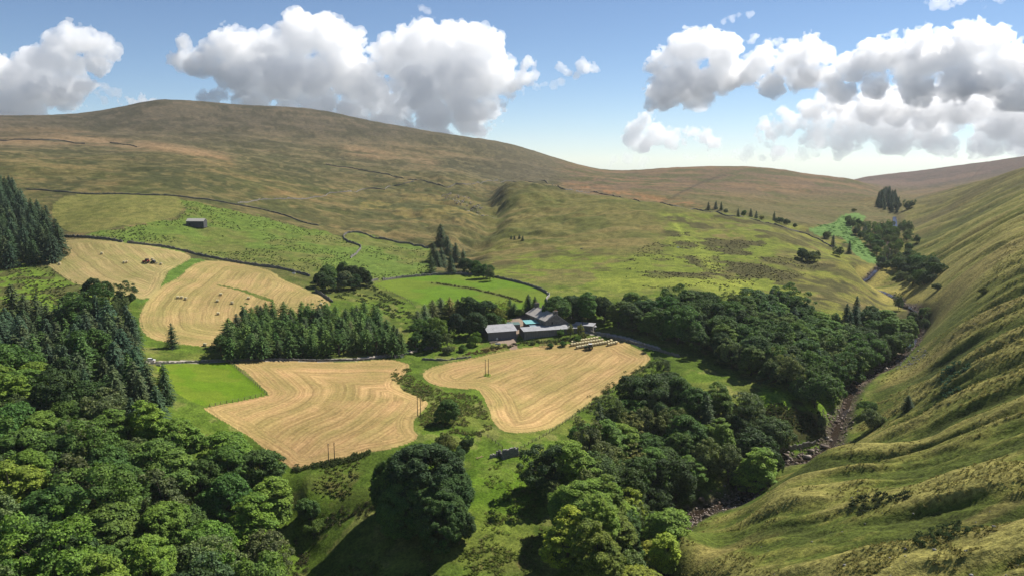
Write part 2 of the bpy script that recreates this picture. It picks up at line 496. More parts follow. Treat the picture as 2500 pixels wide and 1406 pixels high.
TRACKS = [([(362,884),(450,883),(560,879),(700,878),(800,879),(880,876),(940,869),(975,863),(1010,855),(1060,846)], 2.0),
          ([(1252,849),(1249,838),(1245,818),(1252,800),(1270,785),(1300,778)], 2.6),
          ([(1438,811),(1462,815),(1490,819),(1515,824),(1540,831),(1570,842),(1600,850)], 2.6)]
TRACK_XY = [(smooth_line(list(zip(*[v.tolist() for v in ground_of([p[0] for p in t], [p[1] for p in t], h=land_h)])), 4), w) for t, w in TRACKS]
YARD = closed([(1255,775),(1292,768),(1300,780),(1288,790),(1274,800),(1262,822),(1256,838),(1236,838),(1218,838),(1195,838),(1205,828),(1230,822),(1236,806),(1246,790)], 3)

def tones(x, y, z, px, py, r):
    """the plants' own colour at every place of the land"""
    n0 = fbm(x / 130, y / 130, 101, 4); n1 = fbm(x / 38, y / 38, 111, 4); n2 = fbm(x / 11, y / 11, 121, 3); n3 = fbm(x / 3.2, y / 3.2, 131, 2)
    st = fbm(x / 120 + y / 300, y / 26, 141, 4)                      # streaks along the slope
    c = np.empty(x.shape + (3,)); c[:] = (0.108, 0.098, 0.040)
    # open moor: olive with tawny mat grass, darker rush and heather
    c = mixc(c, (0.078, 0.084, 0.031), sstep(0.47, 0.53, n1) * 0.9)
    c = mixc(c, (0.172, 0.130, 0.060), sstep(0.54, 0.60, st * 0.8 + n2 * 0.2) * 0.8)
    c = mixc(c, (0.055, 0.060, 0.027), sstep(0.54, 0.57, n0 * 0.45 + n1 * 0.35 + n2 * 0.2) * 0.8)
    c = mixc(c, (0.19, 0.155, 0.070), sstep(0.57, 0.68, n2) * 0.55)
    c = mixc(c, (0.060, 0.064, 0.028), sstep(0.46, 0.36, n2) * 0.6)
    # the top of the fell: brown-grey
    hi = sstep(380, 300, py + 30 * (n0 - 0.5)) * sstep(700, 1100, r)
    top = np.empty_like(c); top[:] = (0.104, 0.085, 0.064)
    top = mixc(top, (0.132, 0.100, 0.072), sstep(0.47, 0.56, st)); top = mixc(top, (0.066, 0.062, 0.042), sstep(0.50, 0.54, n1 * 0.7 + n2 * 0.3))
    c = mixc(c, top, 0.85 * hi)
    ridge_r = sstep(1050, 1350, px) * sstep(465, 430, py) * sstep(1100, 1250, r)
    c = mixc(c, (0.125, 0.105, 0.075), 0.6 * ridge_r)
    for pts, half, k in (([(-100,352),(200,340),(420,362),(560,392)], 12, 0.85), ([(840,366),(930,378),(1060,398)], 13, 0.85), ([(640,470),(760,482),(850,492)], 7, 0.4),
                         ([(-60,318),(200,322)], 7, 0.35), ([(600,520),(700,548),(800,572)], 8, 0.5), ([(950,352),(1200,392)], 5, 0.3)):
        c = mixc(c, (0.30, 0.175, 0.085), k * band(px, py, pts, half, x, y, 151) * sstep(0.34, 0.56, st * 0.5 + n1 * 0.5))
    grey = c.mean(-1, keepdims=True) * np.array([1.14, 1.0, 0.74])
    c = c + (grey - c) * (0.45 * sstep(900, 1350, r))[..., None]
    # bracken and scree knolls about the gill
    gill = band(px, py, [(860,500),(960,505),(1080,515),(1200,520)], 34, x, y, 153, 20)
    c = mixc(c, (0.20, 0.165, 0.060), gill * sstep(0.50, 0.62, n1 * 0.5 + n2 * 0.5) * 0.8); c = mixc(c, (0.07, 0.08, 0.034), gill * sstep(0.52, 0.42, n1) * 0.7)
    # moor across the middle: brown and rust
    mid = sstep(1330, 1420, px) * sstep(930, 1000, r) * (1 - sstep(2000, 2300, r))
    cm = np.empty_like(c); cm[:] = (0.142, 0.102, 0.068)
    cm = mixc(cm, (0.098, 0.092, 0.046), sstep(0.46, 0.6, n1)); cm = mixc(cm, (0.185, 0.125, 0.075), sstep(0.52, 0.64, st))
    cm = mixc(cm, (0.128, 0.120, 0.050), sstep(455, 500, py) * 0.7)
    c = mixc(c, cm, mid)
    rust = band(px, py, [(1370,450),(1460,463),(1560,478),(1650,494),(1730,505)], 9, x, y, 155, 8)
    c = mixc(c, (0.27, 0.145, 0.075), mid * rust * sstep(0.42, 0.55, n1 * 0.5 + n2 * 0.5) * 0.85)
    for pts in ([(1625,492),(1665,470),(1700,452),(1780,424)], [(1465,450),(1482,434)]):
        c = mixc(c, (0.06, 0.055, 0.04), mid * band(px, py, pts, 3.0, x, y, 157, 4) * 0.7)
    # far moor
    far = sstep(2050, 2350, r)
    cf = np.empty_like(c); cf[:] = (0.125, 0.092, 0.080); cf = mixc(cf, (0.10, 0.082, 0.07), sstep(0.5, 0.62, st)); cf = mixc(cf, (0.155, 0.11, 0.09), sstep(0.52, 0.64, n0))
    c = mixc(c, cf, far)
    # green hill this side of the moor wall
    hill = sstep(1140, 1230, px) * sstep(1000, 900, r) * sstep(405, 450, r) * (1 - sstep(2030, 2130, px))
    ch = np.empty_like(c); ch[:] = (0.145, 0.135, 0.047)
    ch = mixc(ch, (0.108, 0.114, 0.036), sstep(0.45, 0.6, n1)); ch = mixc(ch, (0.19, 0.155, 0.062), sstep(0.56, 0.68, st) * 0.8)
    low = sstep(585, 625, py + 60 * (n0 - 0.5) + 40 * (n1 - 0.5)) 
    lowr = sstep(1560, 1650, px) * sstep(505, 530, py)
    ch = mixc(ch, (0.150, 0.185, 0.032), np.maximum(low, lowr * 0.8) * sstep(0.40, 0.52, n1 * 0.6 + n2 * 0.4))
    heath = np.maximum(low * 0.75, lowr) * sstep(0.50, 0.57, fbm(x / 30, y / 22, 161, 5) - 0.02 * (px < 1500))
    ch = mixc(ch, (0.072, 0.066, 0.030), heath * 0.92)
    path = np.maximum(band(px, py, [(1600,515),(1640,535),(1660,560),(1690,600)], 9, x, y, 163), band(px, py, [(1690,590),(1720,630),(1760,680),(1800,720)], 22, x, y, 165, 24) * 0.8)
    ch = mixc(ch, (0.235, 0.275, 0.050), lowr * path * sstep(0.34, 0.5, n2))
    ch = mixc(ch, (0.245, 0.275, 0.048), low * sstep(670, 690, py) * (1 - sstep(1800, 1900, px)) * sstep(0.42, 0.55, n1) * 0.7)
    c = mixc(c, ch, hill)
    nose = sstep(1860, 1960, px) * sstep(1000, 880, r) * sstep(430, 480, r)
    c = mixc(c, (0.19, 0.19, 0.045), nose * 0.7 * sstep(0.45, 0.56, n2)); c = mixc(c, (0.085, 0.082, 0.033), nose * sstep(0.52, 0.60, fbm(x / 26, y / 20, 167, 4)) * 0.85)
    # lower dale: meadow grass
    near = 1 - sstep(470, 560, r + 60 * (n0 - 0.5))
    cn = np.empty_like(c); cn[:] = (0.096, 0.150, 0.022)
    cn = mixc(cn, (0.132, 0.160, 0.034), sstep(0.48, 0.6, n1)); cn = mixc(cn, (0.068, 0.105, 0.018), sstep(0.54, 0.64, n2) * 0.8)
    cn = mixc(cn, (0.20, 0.19, 0.070), sstep(0.60, 0.70, fbm(x / 8, y / 8, 171, 3)) * 0.5)
    c = mixc(c, cn, near * (1 - sstep(640, 700, np.abs(px - 640) * 0) ))
    c = mixc(c, (0.090, 0.165, 0.014), near * band(px, py, [(1000,1180),(1200,1190),(1330,1180)], 90, x, y, 173, 40) * 0.75)
    roughb = near * np.maximum(band(px, py, [(1150,1400),(1250,1370),(1350,1400)], 40, x, y, 175, 40), band(px, py, [(730,1190),(800,1190),(880,1170)], 45, x, y, 177, 30))
    c = mixc(c, (0.100, 0.118, 0.028), roughb * sstep(0.36, 0.56, n2) * 0.8)
    c = mixc(c, (0.165, 0.125, 0.055), roughb * sstep(0.62, 0.72, n3) * 0.5)
    c = mixc(c, (0.075, 0.085, 0.028), near * band(px, py, [(950,930),(1010,960),(1090,985)], 16, x, y, 179, 20) * sstep(0.45, 0.55, n2) * 0.8)
    # upper pastures
    up = smask(px, py, UPPER, 26, x, y, 181)
    cu = np.empty_like(c); cu[:] = (0.112, 0.168, 0.034); cu = mixc(cu, (0.138, 0.152, 0.044), sstep(0.48, 0.6, n1)); cu = mixc(cu, (0.105, 0.145, 0.030), sstep(0.55, 0.66, n2) * 0.7)
    c = mixc(c, cu, up * 0.95)
    # rough ground left of the top hay field and between wall and fields
    rl = smask(px, py, ROUGH_L, 20, x, y, 183)
    cr = np.empty_like(c); cr[:] = (0.135, 0.205, 0.030); cr = mixc(cr, (0.085, 0.080, 0.034), sstep(0.49, 0.55, fbm(x / 9, y / 7, 185, 4)) * 0.85)
    c = mixc(c, cr, rl); c = mixc(c, (0.09, 0.092, 0.036), rl * sstep(655, 625, py - 0.35 * (px - 40)) * 0.8)
    mid_strip = inside(px, py, closed([(455,632),(505,636),(470,648),(430,682),(395,700),(362,736),(330,735),(398,690),(412,662)], 2)).astype(float)
    c = mixc(c, (0.095, 0.160, 0.030), mid_strip)
    c = mixc(c, (0.19, 0.195, 0.055), inside(px, py, closed([(430,478),(200,474),(130,500),(140,550),(200,570),(300,552),(430,530)], 2)) * 0.6)
    # bracken bank far up the dale
    fg = smask(px, py, FELL_GREEN, 8, x, y, 187) * sstep(640, 760, r)
    c = mixc(c, (0.115, 0.200, 0.058), fg)
    # the open fell side
    d, side, _ = line_dist(x, y, BECK_XY)
    fell = sstep(4, 16, d * side) * (1 - sstep(1350, 1550, r))
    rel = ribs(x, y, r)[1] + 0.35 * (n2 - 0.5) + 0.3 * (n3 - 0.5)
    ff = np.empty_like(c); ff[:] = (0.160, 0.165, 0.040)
    ff = mixc(ff, (0.250, 0.228, 0.070), sstep(0.08, 0.45, rel)); ff = mixc(ff, (0.078, 0.104, 0.020), sstep(0.02, -0.28, rel) * (0.9 - 0.5 * sstep(330, 600, r))); ff = mixc(ff, (0.060, 0.075, 0.018), sstep(-0.35, -0.7, rel) * 0.8)  # grass colours, with light on crests and shade in hollows painted in
    ff = mixc(ff, (0.085, 0.115, 0.020), sstep(1950, 1650, px) * sstep(0.40, 0.6, n1 * 0.5 + 0.28) * 0.65)
    ff = mixc(ff, (0.25, 0.19, 0.075), sstep(0.60, 0.70, st) * 0.45)
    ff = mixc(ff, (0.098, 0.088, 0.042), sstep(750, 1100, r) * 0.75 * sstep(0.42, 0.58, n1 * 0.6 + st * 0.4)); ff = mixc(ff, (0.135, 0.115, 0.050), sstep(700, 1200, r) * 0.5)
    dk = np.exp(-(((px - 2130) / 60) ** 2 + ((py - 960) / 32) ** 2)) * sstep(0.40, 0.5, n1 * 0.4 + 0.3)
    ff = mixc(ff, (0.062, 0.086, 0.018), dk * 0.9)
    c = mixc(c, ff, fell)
    # stony beck side, damp banks
    bank = np.exp(-(d / np.interp(r, [300, 430, 520], [6.3, 5.5, 3.6])) ** 4) * (1 - sstep(900, 1100, r))
    c = mixc(c, (0.042, 0.034, 0.026), bank * 0.95); c = mixc(c, (0.13, 0.105, 0.085), bank * sstep(0.46, 0.56, fbm(x / 1.8, y / 1.8, 191, 2)) * 0.85)
    holm = sstep(0, 6, d) * sstep(60, 30, d) * (side < 0) * sstep(312, 325, r) * sstep(425, 400, r) * sstep(1790, 1880, px + 60 * (n2 - 0.5))
    ht = np.empty_like(c); ht[:] = (0.130, 0.215, 0.026); ht = mixc(ht, (0.070, 0.072, 0.026), sstep(0.46, 0.53, fbm(x / 13, y / 13, 193, 3)))
    c = mixc(c, ht, holm)
    haugh = sstep(2080, 2100, px) * sstep(640, 655, py) * sstep(745, 735, py) * sstep(2330, 2300, px) * sstep(570, 600, r)
    c = mixc(c, (0.27, 0.235, 0.070), haugh * sstep(10, 4, np.abs(d - 8)) * (1 - bank))
    # closed in fields
    mw = smask(px, py, MEADOW, 5, x, y, 195)
    c = mixc(c, (0.118, 0.205, 0.020), mw); c = mixc(c, (0.140, 0.195, 0.026), mw * sstep(0.46, 0.58, n1))
    mw2 = band(px, py, [(930,700),(965,725),(1010,760)], 17, x, y, 196, 6) * inside(px, py, closed([(800,700),(905,692),(1010,755),(1000,790),(930,780)], 2))
    pa = smask(px, py, PASTURE, 2, x, y, 197)
    c = mixc(c, (0.118, 0.200, 0.014), pa); c = mixc(c, (0.145, 0.205, 0.020), pa * sstep(0.45, 0.6, n2))
    ya = smask(px, py, YARD, 3, x, y, 199)
    c = mixc(c, (0.33, 0.255, 0.20), ya)
    scrub = np.maximum(band(px, py, [(1100,845),(1180,850),(1240,848)], 10, x, y, 201, 8) * sstep(0.5, 0.6, n2), band(px, py, [(1280,850),(1370,842),(1440,830)], 7, x, y, 203, 6) * sstep(0.5, 0.6, n2))
    c = mixc(c, (0.19, 0.12, 0.055), scrub * 0.5)
    strip = band(px, py, [(527,696),(580,706),(650,730)], 4.5, x, y, 205, 3)
    c = mixc(c, (0.14, 0.145, 0.045), strip * 0.0)
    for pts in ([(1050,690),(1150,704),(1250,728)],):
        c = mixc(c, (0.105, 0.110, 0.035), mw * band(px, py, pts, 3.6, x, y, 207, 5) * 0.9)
    return c

def field_of(x, y, px, py):
    zone = np.zeros(x.shape, np.int8)
    zone[inside(px, py, MEADOW)] = 7
    zone[inside(px, py, PASTURE)] = 6
    zone[inside(px, py, YARD)] = 8
    for i, poly in enumerate(HAY_POLY):
        wx = (fbm(x / 3, y / 3, 211, 2) - 0.5) * 3; wy = (fbm(x / 3, y / 3, 213, 2) - 0.5) * 1.5
        zone[inside(px + wx, py + wy, poly)] = i + 1
    strip = np.abs(py - np.interp(px, [520, 580, 650, 668], [694, 706, 729, 736])) < np.interp(px, [520, 560, 650], [0.5, 2.2, 4.0]) + 2.5 * (vnoise(x / 3, y / 3, 215) - 0.5)
    zone[(zone == 2) & strip & (px > 524) & (px < 668)] = 0
    hp = np.hypot(px - 1190, (py - 916) * 2.0)
    zone[(zone == 4) & (hp < 9)] = 0
    for line, w in TRACK_XY:
        d, _, _ = line_dist(x, y, line)
        zone[(d < w) & (zone != 8)] = 9
    return zone

_az = np.radians(np.concatenate([np.linspace(-180, -60, 30), np.linspace(-57, -37, 20), np.arange(-36.0, 36.01, 0.078), np.linspace(37, 57, 20), np.linspace(60, 180, 30)]))
def _steps(segs):
    out = [math.log(segs[0][0])]
    for a, b, d in segs:
        n = max(1, int(math.log(b / a) / d)); out += list(np.linspace(math.log(a), math.log(b), n + 1)[1:])
    return np.exp(np.array(out))
_rr = np.concatenate([[4, 12, 25, 45, 70], _steps([(90, 150, .012), (150, 420, .0036), (420, 760, .0040), (760, 1500, .007), (1500, 3000, .014), (3000, 7000, .08)])])
_A, _R = np.meshgrid(_az, _rr, indexing='ij')
GX = _R * np.sin(_A); GY = _R * np.cos(_A)
GZ = np.empty_like(GX)
for i in range(0, GX.shape[0], 64):
    GZ[i:i + 64] = land_h(GX[i:i + 64], GY[i:i + 64])
_back = sstep(math.radians(58), math.radians(110), np.abs(_A))
GZ = GZ * (1 - _back) + (-5.0) * _back
GPX, GPY = pix(GX, GY, GZ)
_front = np.cos(_A) > 0.2
GPX = np.where(_front, GPX, -9999.0)
ZONE = field_of(GX, GY, GPX, GPY)
TONE = np.empty(GX.shape + (3,))
for i in range(0, GX.shape[0], 64):
    sl = slice(i, i + 64)
    TONE[sl] = tones(GX[sl], GY[sl], GZ[sl], GPX[sl], GPY[sl], _R[sl])
hn = fbm(GX / 30, GY / 30, 221, 3)[..., None]
for i, colr in ((1, (0.340, 0.275, 0.124)), (2, (0.380, 0.284, 0.126)), (3, (0.430, 0.296, 0.136)), (4, (0.420, 0.298, 0.134))):
    m = ZONE == i
    TONE[m] = np.array(colr) * (0.9 + 0.2 * hn[m])
TONE[ZONE == 9] = (0.46, 0.40, 0.36)
TONE[(ZONE == 9) & (GPX > 1230) & (GPX < 1330)] = (0.30, 0.22, 0.165)
TONE *= 0.80
_nrm = np.cross(np.stack(np.gradient(np.stack([GX, GY, GZ], -1), axis=0), -1)[..., 0] if False else np.gradient(np.stack([GX, GY, GZ], -1), axis=1), np.gradient(np.stack([GX, GY, GZ], -1), axis=0))
_nrm /= np.linalg.norm(_nrm, axis=-1, keepdims=True) + 1e-12
_nrm *= np.sign(_nrm[..., 2:3])

def grid_part(name, faces_mask, mat, label, swath=None):
    na, nr = GX.shape
    idx = np.arange(na * nr).reshape(na, nr)
    F = np.stack([idx[:-1, :-1], idx[:-1, 1:], idx[1:, 1:], idx[1:, :-1]], -1)[faces_mask]
    used, inv = np.unique(F.ravel(), return_inverse=True)
    me = bpy.data.meshes.new(name)
    co = np.stack([GX, GY, GZ], -1).reshape(-1, 3)[used]
    me.vertices.add(len(used)); me.vertices.foreach_set('co', co.astype(np.float32).ravel())
    me.loops.add(F.size); me.loops.foreach_set('vertex_index', inv.astype(np.int32)[::-1].copy())
    me.polygons.add(len(F)); me.polygons.foreach_set('loop_start', (np.arange(len(F)) * 4).astype(np.int32))
    me.update(calc_edges=True)
    at_ = me.attributes.new('tone', 'FLOAT_COLOR', 'POINT')
    col = np.concatenate([TONE.reshape(-1, 3)[used], np.ones((len(used), 1))], 1).astype(np.float32)
    at_.data.foreach_set('color', col.ravel())
    if swath is not None:
        s_ = me.attributes.new('swath', 'FLOAT', 'POINT')
        s_.data.foreach_set('value', swath(co[:, 0].astype(float), co[:, 1].astype(float)).astype(np.float32))
    me.polygons.foreach_set('use_smooth', np.ones(len(F), bool))
    me.normals_split_custom_set_from_vertices(_nrm.reshape(-1, 3)[used].astype(np.float32))
    me.materials.append(mat)
    o = bpy.data.objects.new(name, me)
    COL.objects.link(o)
    o['kind'] = 'structure'
    o['label'] = label
    return o

M_GRASS = ground_mat('moor_grass')
M_FELL = ground_mat('fell_grass', fine=(0.45, 1.6), coarse=0.25, bump_d=0.5, tuft=0.75)
M_FIELD = ground_mat('meadow_grass', fine=(0.8, 1.2), coarse=0.14, bump_d=0.08)
M_HAY = hay_mat('mown_hay')
M_ROAD = ground_mat('stony_lane', fine=(0.85, 1.15), coarse=0.12, bump_d=0.03)

zf = ZONE[:-1, :-1]
_bd, _bs, _ = line_dist(GX[:-1, :-1], GY[:-1, :-1], BECK_XY)
fellm = (_bd * _bs > 8) & (np.abs(_A[:-1, :-1]) < 1.0) & (_R[:-1, :-1] < 1600) & (zf == 0)
grid_part('moorland', (zf == 0) & ~fellm, M_GRASS, 'olive and tawny moor and rough grazing that rises to the long fell')
grid_part('fell_side', fellm, M_FELL, 'ribbed yellow green grass slope that falls to the beck')
HAY_LABEL = ['pale mown hay field with the red tractor, under the upper stone wall', 'mown hay field with scattered round bales beside the spruce plantation',
             'golden mown hay field below the lane and plantation', 'golden mown hay field below the farm with rows of bales along its top']
SWATH_REF = [[(60,590),(85,605),(100,632),(130,657),(165,684),(200,700),(262,716),(322,730)],
             [(530,850),(440,842),(400,834),(366,824),(345,805),(340,778),(358,738),(395,700),(428,682),(470,648),(505,637),(560,632)],
             [(1100,878),(850,881),(700,878),(578,883),(604,910),(640,945),(655,962),(640,968),(575,981),(505,1003)],
             [(1180,1085),(1230,1064),(1290,1056),(1330,1048),(1370,1031),(1450,975),(1530,921),(1587,876)]]
def hay_swath(i):
    """distance to the edge that the mower followed; the headland goes round the whole field"""
    pts = [tuple(p) for p in HAY_POLY[i]]
    xs, ys = ground_of([p[0] for p in pts], [p[1] for p in pts], h=land_h)
    ring = list(zip(xs.tolist(), ys.tolist())); ring.append(ring[0])
    xs, ys = ground_of([p[0] for p in SWATH_REF[i]], [p[1] for p in SWATH_REF[i]], h=land_h)
    ref = smooth_line(list(zip(xs.tolist(), ys.tolist())), 5)
    def f(x, y):
        e = line_dist(x, y, ring)[0]
        return np.where(e < (13 if i == 3 else 6.5), e, 40 + line_dist(x, y, ref)[0])
    return f
for i in range(4):
    grid_part('hay_field', zf == i + 1, M_HAY, HAY_LABEL[i], hay_swath(i))
grid_part('pasture', zf == 6, M_FIELD, 'small bright green pasture fenced off beside the hay')
grid_part('meadow', zf == 7, M_FIELD, 'bright green walled meadow above the farm')
grid_part('farm_yard', zf == 8, M_ROAD, 'pinkish bare earth yard between the farm buildings')
grid_part('lane', zf == 9, M_ROAD, 'pale stony farm lane beside the dry stone wall')
# ------------------------------------------------------------------ trees
TR = np.random.default_rng(23)
def unit(v):
    return v / (np.linalg.norm(v, axis=-1, keepdims=True) + 1e-9)

def leaf_mesh(name, C, N, size, aspect, mat, tip=None, seed=0):
    """one small face for every spray of leaves: centre C, facing N"""
    g = np.random.default_rng(seed)
    n = len(C)
    t = unit(np.cross(N, g.normal(size=(n, 3)))) if tip is None else unit(tip - (tip * N).sum(1, keepdims=True) * N)
    b = np.cross(N, t)
    s = np.broadcast_to(np.asarray(size, float), (n,))[:, None]
    w = s * aspect
    bend = N * s * 0.22
    V = np.stack([C - t * s * 0.5, C + b * w * 0.5 - bend * 0.4, C + t * s * 0.5, C - b * w * 0.5 - bend * 0.4], 1).reshape(-1, 3)
    me = bpy.data.meshes.new(name)
    me.vertices.add(4 * n); me.vertices.foreach_set('co', V.astype(np.float32).ravel())
    me.loops.add(4 * n); me.loops.foreach_set('vertex_index', np.arange(4 * n, dtype=np.int32))
    me.polygons.add(n); me.polygons.foreach_set('loop_start', (np.arange(n) * 4).astype(np.int32))
    me.update(calc_edges=True)
    me.materials.append(mat)
    return me

def tube_mesh(name, paths, mat, sides=6):
    """tapered limbs: each path is a list of (point, radius)"""
    V = []; F = []
    for path in paths:
        pts = [np.array(p, float) for p, _ in path]
        base = len(V)
        for i, (p, r) in enumerate(path):
            d = unit(pts[min(i + 1, len(pts) - 1)] - pts[max(i - 1, 0)])
            a = unit(np.cross(d, [0.3, 0.9, 0.1])); b_ = np.cross(d, a)
            for k in range(sides):
                t = 2 * math.pi * k / sides
                V.append(pts[i] + (a * math.cos(t) + b_ * math.sin(t)) * r)
        for i in range(len(path) - 1):
            for k in range(sides):
                q = base + i * sides
                F.append((q + k, q + (k + 1) % sides, q + sides + (k + 1) % sides, q + sides + k))
        F.append(tuple(base + (len(path) - 1) * sides + k for k in range(sides)))
    me = bpy.data.meshes.new(name)
    me.from_pydata([tuple(v) for v in V], [], F)
    me.materials.append(mat)
    return me

def foliage_mat(name, translucent=0.28, var=0.48):
    m, nt, b = new_mat(name)
    oi = nt.nodes.new('ShaderNodeObjectInfo')
    ge = nt.nodes.new('ShaderNodeNewGeometry')
    r = ramp(nt, ge.outputs['Random Per Island'], [(0.0, (1 - var, 1 - var, 1 - var)), (1.0, (1 + var, 1 + var, 1 + var * 0.6))])
    n = noise_node(nt, 0.22, 2, 0.5)
    r2 = ramp(nt, n.outputs['Fac'], [(0.32, (0.78, 0.84, 0.86)), (0.68, (1.28, 1.16, 0.95))])
    c = mul_col(nt, mul_col(nt, oi.outputs['Color'], r.outputs[0]), r2.outputs[0])
    nt.links.new(c, b.inputs['Base Color'])
    b.inputs['Roughness'].default_value = 0.75
    b.inputs['Specular IOR Level'].default_value = 0.25
    tr = nt.nodes.new('ShaderNodeBsdfTranslucent')
    nt.links.new(mul_col(nt, c, (1.2, 1.35, 0.6)), tr.inputs['Color'])
    mx = nt.nodes.new('ShaderNodeMixShader'); mx.inputs[0].default_value = translucent
    nt.links.new(b.outputs[0], mx.inputs[1]); nt.links.new(tr.outputs[0], mx.inputs[2])
    nt.links.new(mx.outputs[0], nt.nodes['Material Output'].inputs[0])
    return m
M_LEAF = foliage_mat('leaves')
M_NEEDLE = foliage_mat('needles', 0.10, 0.3)
M_BARK = plain_mat('bark', (0.085, 0.070, 0.055), 0.95, 0.35, 2.5, bumpd=0.05)
M_DEADWOOD = plain_mat('bare_wood', (0.24, 0.21, 0.18), 0.95, 0.25, 2.5)

def limbs(g, H, hb, R, blobs, r0):
    paths = [[((0, 0, -0.8), r0 * 1.25), ((0, 0, hb * 0.5), r0 * 0.9), ((g.normal() * 0.3, g.normal() * 0.3, hb + (H - hb) * 0.35), r0 * 0.55), ((g.normal() * 0.4, g.normal() * 0.4, hb + (H - hb) * 0.75), r0 * 0.18)]]
    for q in blobs:
        z0 = hb * g.uniform(0.75, 1.1) + (H - hb) * g.uniform(0.0, 0.3)
        q = np.array(q)
        mid = np.array([q[0] * 0.5, q[1] * 0.5, z0 + (q[2] - z0) * 0.62])
        paths.append([((0, 0, z0), r0 * 0.42), (mid, r0 * 0.28), (q, r0 * 0.08)])
    return paths

def broadleaf(seed, H=16.0, R=6.5, hb=2.6, nb=46, rb=(1.3, 2.4), leaf=0.46, flat=0.75, up=0.45, cover=2.6, lobes=0.28, mat=None, squash=1.0, low=-0.45, jit=0.55):
    g = np.random.default_rng(seed)
    lob = [(unit(g.normal(size=3)), g.uniform(0.5, 1.0)) for _ in range(7)]
    cz = hb + (H - hb) * 0.46; hz_ = (H - hb) * 0.54
    v = unit(g.normal(size=(nb * 5, 3))); v = v[v[:, 2] > low]
    # spread the boughs evenly over the dome
    keep = [v[0]]
    for q in v[1:]:
        if len(keep) >= nb: break
        if min(np.linalg.norm(q - k) for k in keep) > 1.45 / math.sqrt(nb) * 1.25: keep.append(q)
    v = np.array(keep)
    mod = 1 + lobes * sum(a * np.maximum(0, (v @ d)) ** 3 for d, a in lob) - lobes * 0.7
    rr_ = np.array([g.uniform(*rb) for _ in v]) * (R / 6.5)
    P = v * np.array([R, R, hz_]) * mod[:, None]
    P = P - v * rr_[:, None] * 0.72
    P[:, 2] += cz
    P = np.concatenate([P, np.column_stack([g.normal(size=(5, 2)) * R * 0.28, g.uniform(cz - 1, cz + hz_ * 0.5, 5)])]); rr_ = np.concatenate([rr_, np.full(5, rb[1])])
    C = []; N = []
    ctr = np.array([0, 0, cz - hz_ * 0.25])
    for p, r in zip(P, rr_):
        n = int(cover * 2 * math.pi * r * r / (leaf * leaf * 0.6))
        out = unit(p - ctr)
        w = unit(g.normal(size=(n, 3)) + out * 0.75 + np.array([0, 0, 0.35]))
        rad = r * (1 + 0.22 * np.sin(w[:, :1] * 5 + p[0]) * np.cos(w[:, 1:2] * 5 + p[1])) * g.uniform(0.72, 1.06, (n, 1))
        q = w * rad; q[:, 2] *= flat
        C.append(p + q)
        N.append(unit(w * 0.9 + np.array([0, 0, up]) + g.normal(size=(n, 3)) * jit))
    C = np.concatenate(C); N = np.concatenate(N)
    crown = leaf_mesh('crown', C, N, leaf * g.uniform(0.75, 1.3, len(C)), 0.8, mat or M_LEAF, seed=seed)
    trunk = tube_mesh('trunk', limbs(g, H, hb, R, P[g.choice(len(P), 9, replace=False)], 0.032 * H * 0.7), M_BARK)
    return crown, trunk, H

def conifer(seed, H=18.0, R=3.4, hb=1.2, tiers=30, per=9, droop=0.30, leaf=0.62, power=0.85, mat=None, ragged=0.25, upturn=0.0, dens=1.0):
    """whorls of drooping boughs, each clothed on both sides"""
    g = np.random.default_rng(seed)
    A = []; Z = []; Lb = []
    for i in range(tiers):
        t = min(max((i + g.uniform(-0.3, 0.3)) / tiers, 0), 0.985)
        L = R * (1 - t) ** power * (0.86 if t < 0.12 else 1) + 0.18
        m = max(4, int(per * (0.55 + 0.45 * (1 - t))))
        A.append(g.uniform(0, 6.28) + 2 * math.pi * np.arange(m) / m + g.normal(size=m) * 0.18)
        Z.append(np.full(m, hb + (H - hb) * t)); Lb.append(L * g.uniform(1 - ragged, 1 + ragged * 0.6, m))
    A = np.concatenate(A); Z = np.concatenate(Z); Lb = np.concatenate(Lb)
    ns = np.maximum(2, (Lb / (leaf * 0.55) * dens).astype(int))
    k = np.repeat(np.arange(len(A)), ns); j = np.concatenate([np.arange(q) for q in ns])
    f = (j + 0.6) / ns[k]; l = Lb[k]; a = A[k]; z = Z[k]
    k2 = np.repeat(np.arange(len(f)), 2); s_ = np.tile([-1.0, 1.0], len(f))
    f, l, a, z = f[k2], l[k2], a[k2], z[k2]; n = len(f)
    d = np.stack([np.cos(a), np.sin(a), np.zeros(n)], 1); side = np.stack([-d[:, 1], d[:, 0], np.zeros(n)], 1) * s_[:, None]
    C = d * (l * f)[:, None] + side * (leaf * (0.42 - 0.22 * f) * g.uniform(0.5, 1.2, n))[:, None]
    C[:, 2] += z - droop * l * f * f + upturn * l * f ** 3 + g.normal(size=n) * 0.08
    N = unit(d * 0.45 + np.array([0, 0, 0.85]) + side * 0.45 + g.normal(size=(n, 3)) * 0.28)
    T = d + side * 0.55; T[:, 2] -= droop * 1.2 * f
    C = np.concatenate([C, [[0, 0, H - 0.2]]]); N = np.concatenate([N, [unit(np.array([1.0, 0, 0.1]))]]); T = np.concatenate([T, [[0, 0, 1.0]]])
    S = np.concatenate([leaf * g.uniform(0.8, 1.35, n), [0.8]])
    crown = leaf_mesh('crown', C, N, S, 0.62, mat or M_NEEDLE, tip=T, seed=seed)
    trunk = tube_mesh('trunk', [[((0, 0, -0.8), 0.019 * H), ((0, 0, H * 0.5), 0.011 * H), ((0, 0, H * 0.98), 0.001 * H)]], M_BARK)
    return crown, trunk, H

